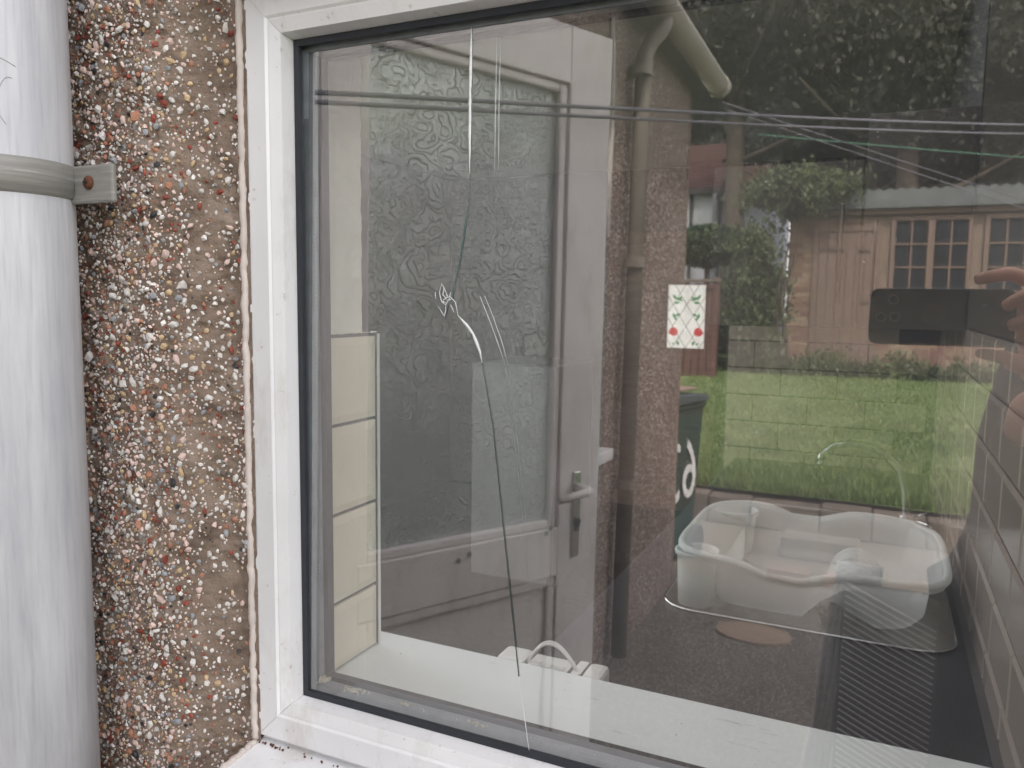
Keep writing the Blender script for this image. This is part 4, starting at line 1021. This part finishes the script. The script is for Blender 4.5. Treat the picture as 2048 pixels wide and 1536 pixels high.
# ---- fence
fn_ = empty('timber_fence', (-2.8, -11.6, lawn_z(-11.6)), label='reddish-brown close-board fence left of the ivy bush', cat='fence')
for i in range(14): obj('board', bx(-1.1+i*.115, -1.0+i*.115, -.01+.012*(i % 2), .01+.012*(i % 2), 0, 1.42+random.uniform(-.02, .02)), M['fence'], fn_, bevel=.003)
obj('fence_rail', bx(-1.12, .52, .025, .06, 1.34, 1.40), M['fence'], fn_); obj('fence_post', bx(.45, .55, -.05, .05, 0, 1.5), M['fence'], fn_, bevel=.01)
obj('fence_cap', bx(-1.12, .56, -.06, .08, 1.445, 1.48), M['sandstone'], fn_)

# ---- washing lines, looped across in front of the window
def line(name, pts, r, mat, label, group):
    bm = B(); N = 24; P = []
    for i in range(len(pts)-1):
        a, b = Vector(pts[i]), Vector(pts[i+1])
        for k in range(N): t = k/N; P.append(a.lerp(b, t)+Vector((0, 0, -.02*math.sin(math.pi*t))))
    P.append(Vector(pts[-1])); tube(bm, P, r, 6)
    return obj(name, bm, mat, smooth=True, label=label, cat='washing line', group=group)
GL = 'washing lines over the patio'
pole = empty('washing_line_post', (1.27, -6.25, lawn_z(-6.25)), label='galvanised washing line post on the lawn, outside the right edge', cat='post')
bm = B(); tube(bm, [(0, 0, 0), (0, 0, 2.75)], .025, 12); obj('post', bm, M['steel'], pole, smooth=True)
bm = B(); tube(bm, [(0, 0, 2.60), (.8, .5, 2.60)], .015, 8); obj('arm', bm, M['steel'], pole, smooth=True)
line('washing_line', [(EX+.003, -.30, .316), (1.265, -6.22, 1.411)], .0045, M['cable'], 'thick grey washing line crossing in front of the open door, upper of the pair', GL)
line('washing_line', [(EX+.003, -.30, .302), (1.265, -6.22, 1.350)], .0040, M['cable'], 'thick grey washing line crossing in front of the open door, lower of the pair', GL)
line('washing_line', [(-.86, -3.85, 1.17), (1.9, -5.6, .42)], .0028, M['cable'], 'thin grey washing line sloping down from the gutter end, upper of the pair', GL)
line('washing_line', [(-.86, -3.85, 1.14), (1.9, -5.6, .36)], .0028, M['cable'], 'thin grey washing line sloping down from the gutter end, lower of the pair', GL)
line('washing_line', [(-.70, -4.1, 1.04), (1.9, -4.9, .82)], .003, M['cable_green'], 'thin green washing line with a frayed knot', GL)

# ================================================================ THE PHOTOGRAPHER
per = empty('person', (.40, -1.05, GZ), label='person in a navy coat with pale ribbed scarf holding a phone up to the window', cat='person')
pb = Vector((.40, -1.05, GZ))
def skin(name, verts, edges, radii, mat, parent, sub=2, root=0):
    me = bpy.data.meshes.new(name); me.from_pydata([Vector(v)-pb for v in verts], edges, []); me.materials.append(mat)
    o = link(name, me, parent); s = o.modifiers.new('skin', 'SKIN'); s.use_smooth_shade = True
    if not me.skin_vertices: me.skin_vertices.new()
    sv = me.skin_vertices[0].data
    for i, r in enumerate(radii): sv[i].radius = (r, r) if not isinstance(r, tuple) else r
    for i in range(len(verts)): sv[i].use_root = (i == root)
    m_ = o.modifiers.new('sub', 'SUBSURF'); m_.levels = sub; m_.render_levels = sub; return o
# joints (world)
pel = (.42, -1.05, -.55); che = (.42, -1.04, -.18); nk = (.42, -1.03, .0)
shl = (.26, -1.02, -.06); shr = (.58, -1.02, -.06)
body_v = [pel, (.42, -1.05, -.38), che, nk, (.42, -1.01, .08), (.42, -1.0, .17), (.42, -1.0, .235),
          shl, (.20, -.90, -.30), (.185, -.66, -.10),
          shr, (.62, -.88, -.30), (.40, -.66, -.14), 
          (.33, -1.05, -.62), (.32, -1.04, -1.0), (.32, -1.06, -1.38), (.51, -1.05, -.62), (.52, -1.04, -1.0), (.52, -1.06, -1.38), (.32, -.96, -1.42), (.52, -.96, -1.42)]
body_e = [(0, 1), (1, 2), (2, 3), (3, 4), (4, 5), (5, 6), (2, 7), (7, 8), (8, 9), (2, 10), (10, 11), (11, 12), (0, 13), (13, 14), (14, 15), (0, 16), (16, 17), (17, 18), (15, 19), (18, 20)]
body_r = [.14, .135, .14, .06, .075, .095, .06, .065, .045, .028, .065, .045, .028, .09, .06, .04, .09, .06, .04, .035, .035]
skin('body', body_v, body_e, body_r, M['skin'], per)
# coat: lofted rings, open skirt, with sleeves
bm = B(); n = 36
cr = [(-1.02, .275, .20, .36), (-.85, .270, .19, .365), (-.70, .262, .18, .37), (-.58, .255, .17, .37), (-.46, .285, .165, .38), (-.43, .262, .16, .395), (-.36, .245, .155, .405), (-.22, .235, .155, .41), (-.08, .225, .14, .42), (-.01, .15, .11, .42), (.03, .08, .08, .42)]
rg = []
for z, a, b, cx in cr:
    rg.append([bm.verts.new((cx+a*math.cos(2*math.pi*k/n)*(1+.02*math.sin(5*k+z*9)) - pb.x, -1.04+b*math.sin(2*math.pi*k/n)*(1+.04*math.sin(7*k)) - pb.y, z-pb.z)) for k in range(n)])
for i in range(len(rg)-1):
    for k in range(n): bm.faces.new((rg[i][k], rg[i][(k+1) % n], rg[i+1][(k+1) % n], rg[i+1][k]))
o = obj('coat', bm, M['navy'], per, smooth=True)
def sleeve(p): 
    bm = B(); tube(bm, [Vector(q)-pb for q in p], [.085, .07, .058, .048, .045], 16); return obj('sleeve', bm, M['navy'], per, smooth=True)
sleeve([(.27, -1.02, -.07), (.22, -.95, -.20), (.20, -.89, -.30), (.195, -.78, -.22), (.19, -.72, -.155)])
sleeve([(.58, -1.02, -.07), (.62, -.95, -.20), (.62, -.88, -.30), (.52, -.77, -.23), (.44, -.69, -.17)])
# trousers
for q in ([(.33, -1.05, -.62), (.32, -1.04, -1.0), (.32, -1.06, -1.36)], [(.51, -1.05, -.62), (.52, -1.04, -1.0), (.52, -1.06, -1.36)]):
    bm = B(); tube(bm, [Vector(p)-pb for p in q], [.11, .085, .07], 16); obj('trouser_leg', bm, M['navy'], per, smooth=True)
for xx in (.32, .52):
    bm = B(); tube(bm, [Vector(p)-pb for p in ((xx, -1.10, -1.40), (xx, -1.0, -1.395), (xx, -.88, -1.415))], [.05, .055, .03], 14); obj('shoe', bm, M['black'], per, smooth=True)
# ribbed scarf hanging down the front: cords side by side
obj('scarf', grid(B(), 2, 16, lambda u, v: tuple(Vector((-.055+.072*u+.008-.05*v, -.972, -.44-.54*v))-pb)), M['rib'], per)
for sx, top, bot, nn in ((-.075, -.44, -.98, 7),):
    for i in range(nn):
        xa = -.055 + i*.0105; bm = B()
        tube(bm, [Vector((xa+.006+.002*math.sin(k*.9+i), -.965+.0, top+(bot-top)*k/16-.0))-pb + Vector((-.05*k/16, .0, 0)) for k in range(17)], .0056, 6); obj('scarf_rib', bm, M['rib'], per, smooth=True)
# head: hair, ears, nose, eyes, mouth
hc = Vector((.42, -1.0, .155))
bm = B(); bmesh.ops.create_uvsphere(bm, u_segments=24, v_segments=16, radius=1, matrix=Matrix.Translation(hc+Vector((0, -.015, .02))-pb) @ Matrix.Diagonal((.088, .100, .112, 1)))
for v in list(bm.verts):
    w = v.co+pb
    if w.y > hc.y+.045 and w.z < hc.z+.075: v.co.y -= (w.y-(hc.y+.03))*.9
obj('hair', bm, M['hair'], per, smooth=True)
bm = B(); tube(bm, [hc+Vector(p)-pb for p in ((0, .085, .02), (0, .098, -.005), (0, .108, -.02), (0, .092, -.03))], [.006, .009, .013, .008], 10); obj('nose', bm, M['skin'], per, smooth=True)
for s_ in (-1, 1):
    bm = B(); bmesh.ops.create_uvsphere(bm, u_segments=12, v_segments=8, radius=.011, matrix=Matrix.Translation(hc+Vector((s_*.032, .083, .012))-pb)); obj('eye', bm, M['white_gloss'], per, smooth=True)
    bm = B(); bmesh.ops.create_uvsphere(bm, u_segments=12, v_segments=8, radius=1, matrix=Matrix.Translation(hc+Vector((s_*.088, .005, -.005))-pb) @ Matrix.Diagonal((.010, .018, .030, 1))); obj('ear', bm, M['skin'], per, smooth=True)
bm = B(); tube(bm, [hc+Vector(p)-pb for p in ((-.025, .086, -.052), (0, .094, -.050), (.025, .086, -.052))], [.003, .006, .003], 8); obj('lips', bm, plain('lips', (.40, .14, .12), .5), per, smooth=True)
# hands: palm and five fingers closed round the end of the phone
PYF = -.571           # back face of phone
def hand(palm, fingers, wrist):
    bm_v = [wrist, palm]; e = [(0, 1)]; r = [.026, (.032)]
    skin('hand', [wrist, palm, tuple((Vector(palm)+Vector(fingers[0][0]))/2)], [(0, 1), (1, 2)], [.026, .034, .026], M['skin'], per, 2)
    for f in fingers: skin('finger', f, [(i, i+1) for i in range(len(f)-1)], [.0100, .0095, .0088, .0075][:len(f)] if len(f) <= 4 else [.0105, .010, .0095, .0085, .007], M['skin'], per, 2)
# left (upper) hand: fingers reach over the top edge, thumb behind
hand((.178, -.615, .028), [[(.165, -.60, .045), (.140, -.585, .056), (.118, -.580, .052), (.098, -.583, .047)],
                           [(.172, -.585, .03), (.160, -.556, .032), (.142, -.550, .022), (.128, -.553, .012)],
                           [(.178, -.585, .01), (.168, -.556, .006), (.150, -.548, -.004), (.134, -.553, -.010)],
                           [(.182, -.59, -.01), (.172, -.560, -.018), (.156, -.552, -.026), (.143, -.556, -.030)],
                           [(.165, -.63, .02), (.145, -.61, .025), (.125, -.597, .02)]], (.188, -.675, -.06))
hand((.25, -.640, -.085), [[(.215, -.625, -.074), (.175, -.600, -.058), (.135, -.588, -.047), (.105, -.583, -.043)],
                            [(.215, -.630, -.082), (.175, -.610, -.066), (.140, -.600, -.055)],
                            [(.225, -.64, -.092), (.190, -.62, -.080), (.16, -.605, -.068)],
                            [(.235, -.65, -.102), (.205, -.63, -.092), (.18, -.615, -.082)],
                            [(.235, -.620, -.06), (.205, -.600, -.045), (.175, -.592, -.036)]], (.33, -.66, -.115))
# corduroy bag hanging at the side, ribs running down to the right
bag = empty('shoulder_bag', (.015, -.93, -.66), label='dark ribbed corduroy shoulder bag hanging beside the pale scarf', cat='bag')
M['bag'] = plain('corduroy', (.09, .085, .085), .95, .2, 60)
obj('bag_body', bx(-.055, .10, -.04, .018, -.22, .19), M['bag'], bag, bevel=.02)
bm = B()
for i in range(36):
    z = .20-.0115*i
    z1 = z-.062
    tube(bm, [(-.05, .020, max(-.21, z)), (.02, .0205, max(-.21, (z+z1)/2)), (.094, .020, max(-.21, z1))], .0017, 4)
tag(obj('corduroy_ribs', bm, M['rib'], bag, smooth=True), kind='stuff')
bm = B(); tube(bm, [(.085, -.01, .18), (.135, -.04, .30), (.17, -.06, .45), (.21, -.08, .57), (.26, -.16, .63)], .008, 8); obj('bag_strap', bm, M['navy'], bag, smooth=True)
# phone held landscape, its lens at the camera position
ph = empty('phone', (.064, -.576, 0), label='dark phone held sideways with round disc on its back, in the reflection', cat='phone')
bm = B(); prism(bm, rrect(-.082, .082, -.036, .036, .011, 6), 'y', 0, .009); bmesh.ops.translate(bm, verts=bm.verts, vec=(0, -.006, .0)); obj('phone_body', bm, M['phone'], ph, bevel=.0015)
bm = B(); prism(bm, rrect(-.078, -.044, -.010, .032, .008, 5), 'y', .003, .0046); obj('camera_bump', bm, plain('bump', (.035, .033, .03), .3), ph)
for px_, pz_ in ((-.0545, .022), (-.068, -.001), (-.052, .0)):
    bm = B(); tube(bm, [(px_, .0046, pz_), (px_, .0062, pz_)], .0062, 20); lr = obj('lens_ring', bm, M['steel'], ph); bm = B(); tube(bm, [(px_, .0058, pz_), (px_, .0064, pz_)], .0048, 16); obj('lens', bm, M['glass_dark'], lr)
bm = B(); tube(bm, [(-.008, .0031, .004), (-.008, .0038, .004)], .014, 32); obj('round_disc', bm, M['phone_disc'], ph)
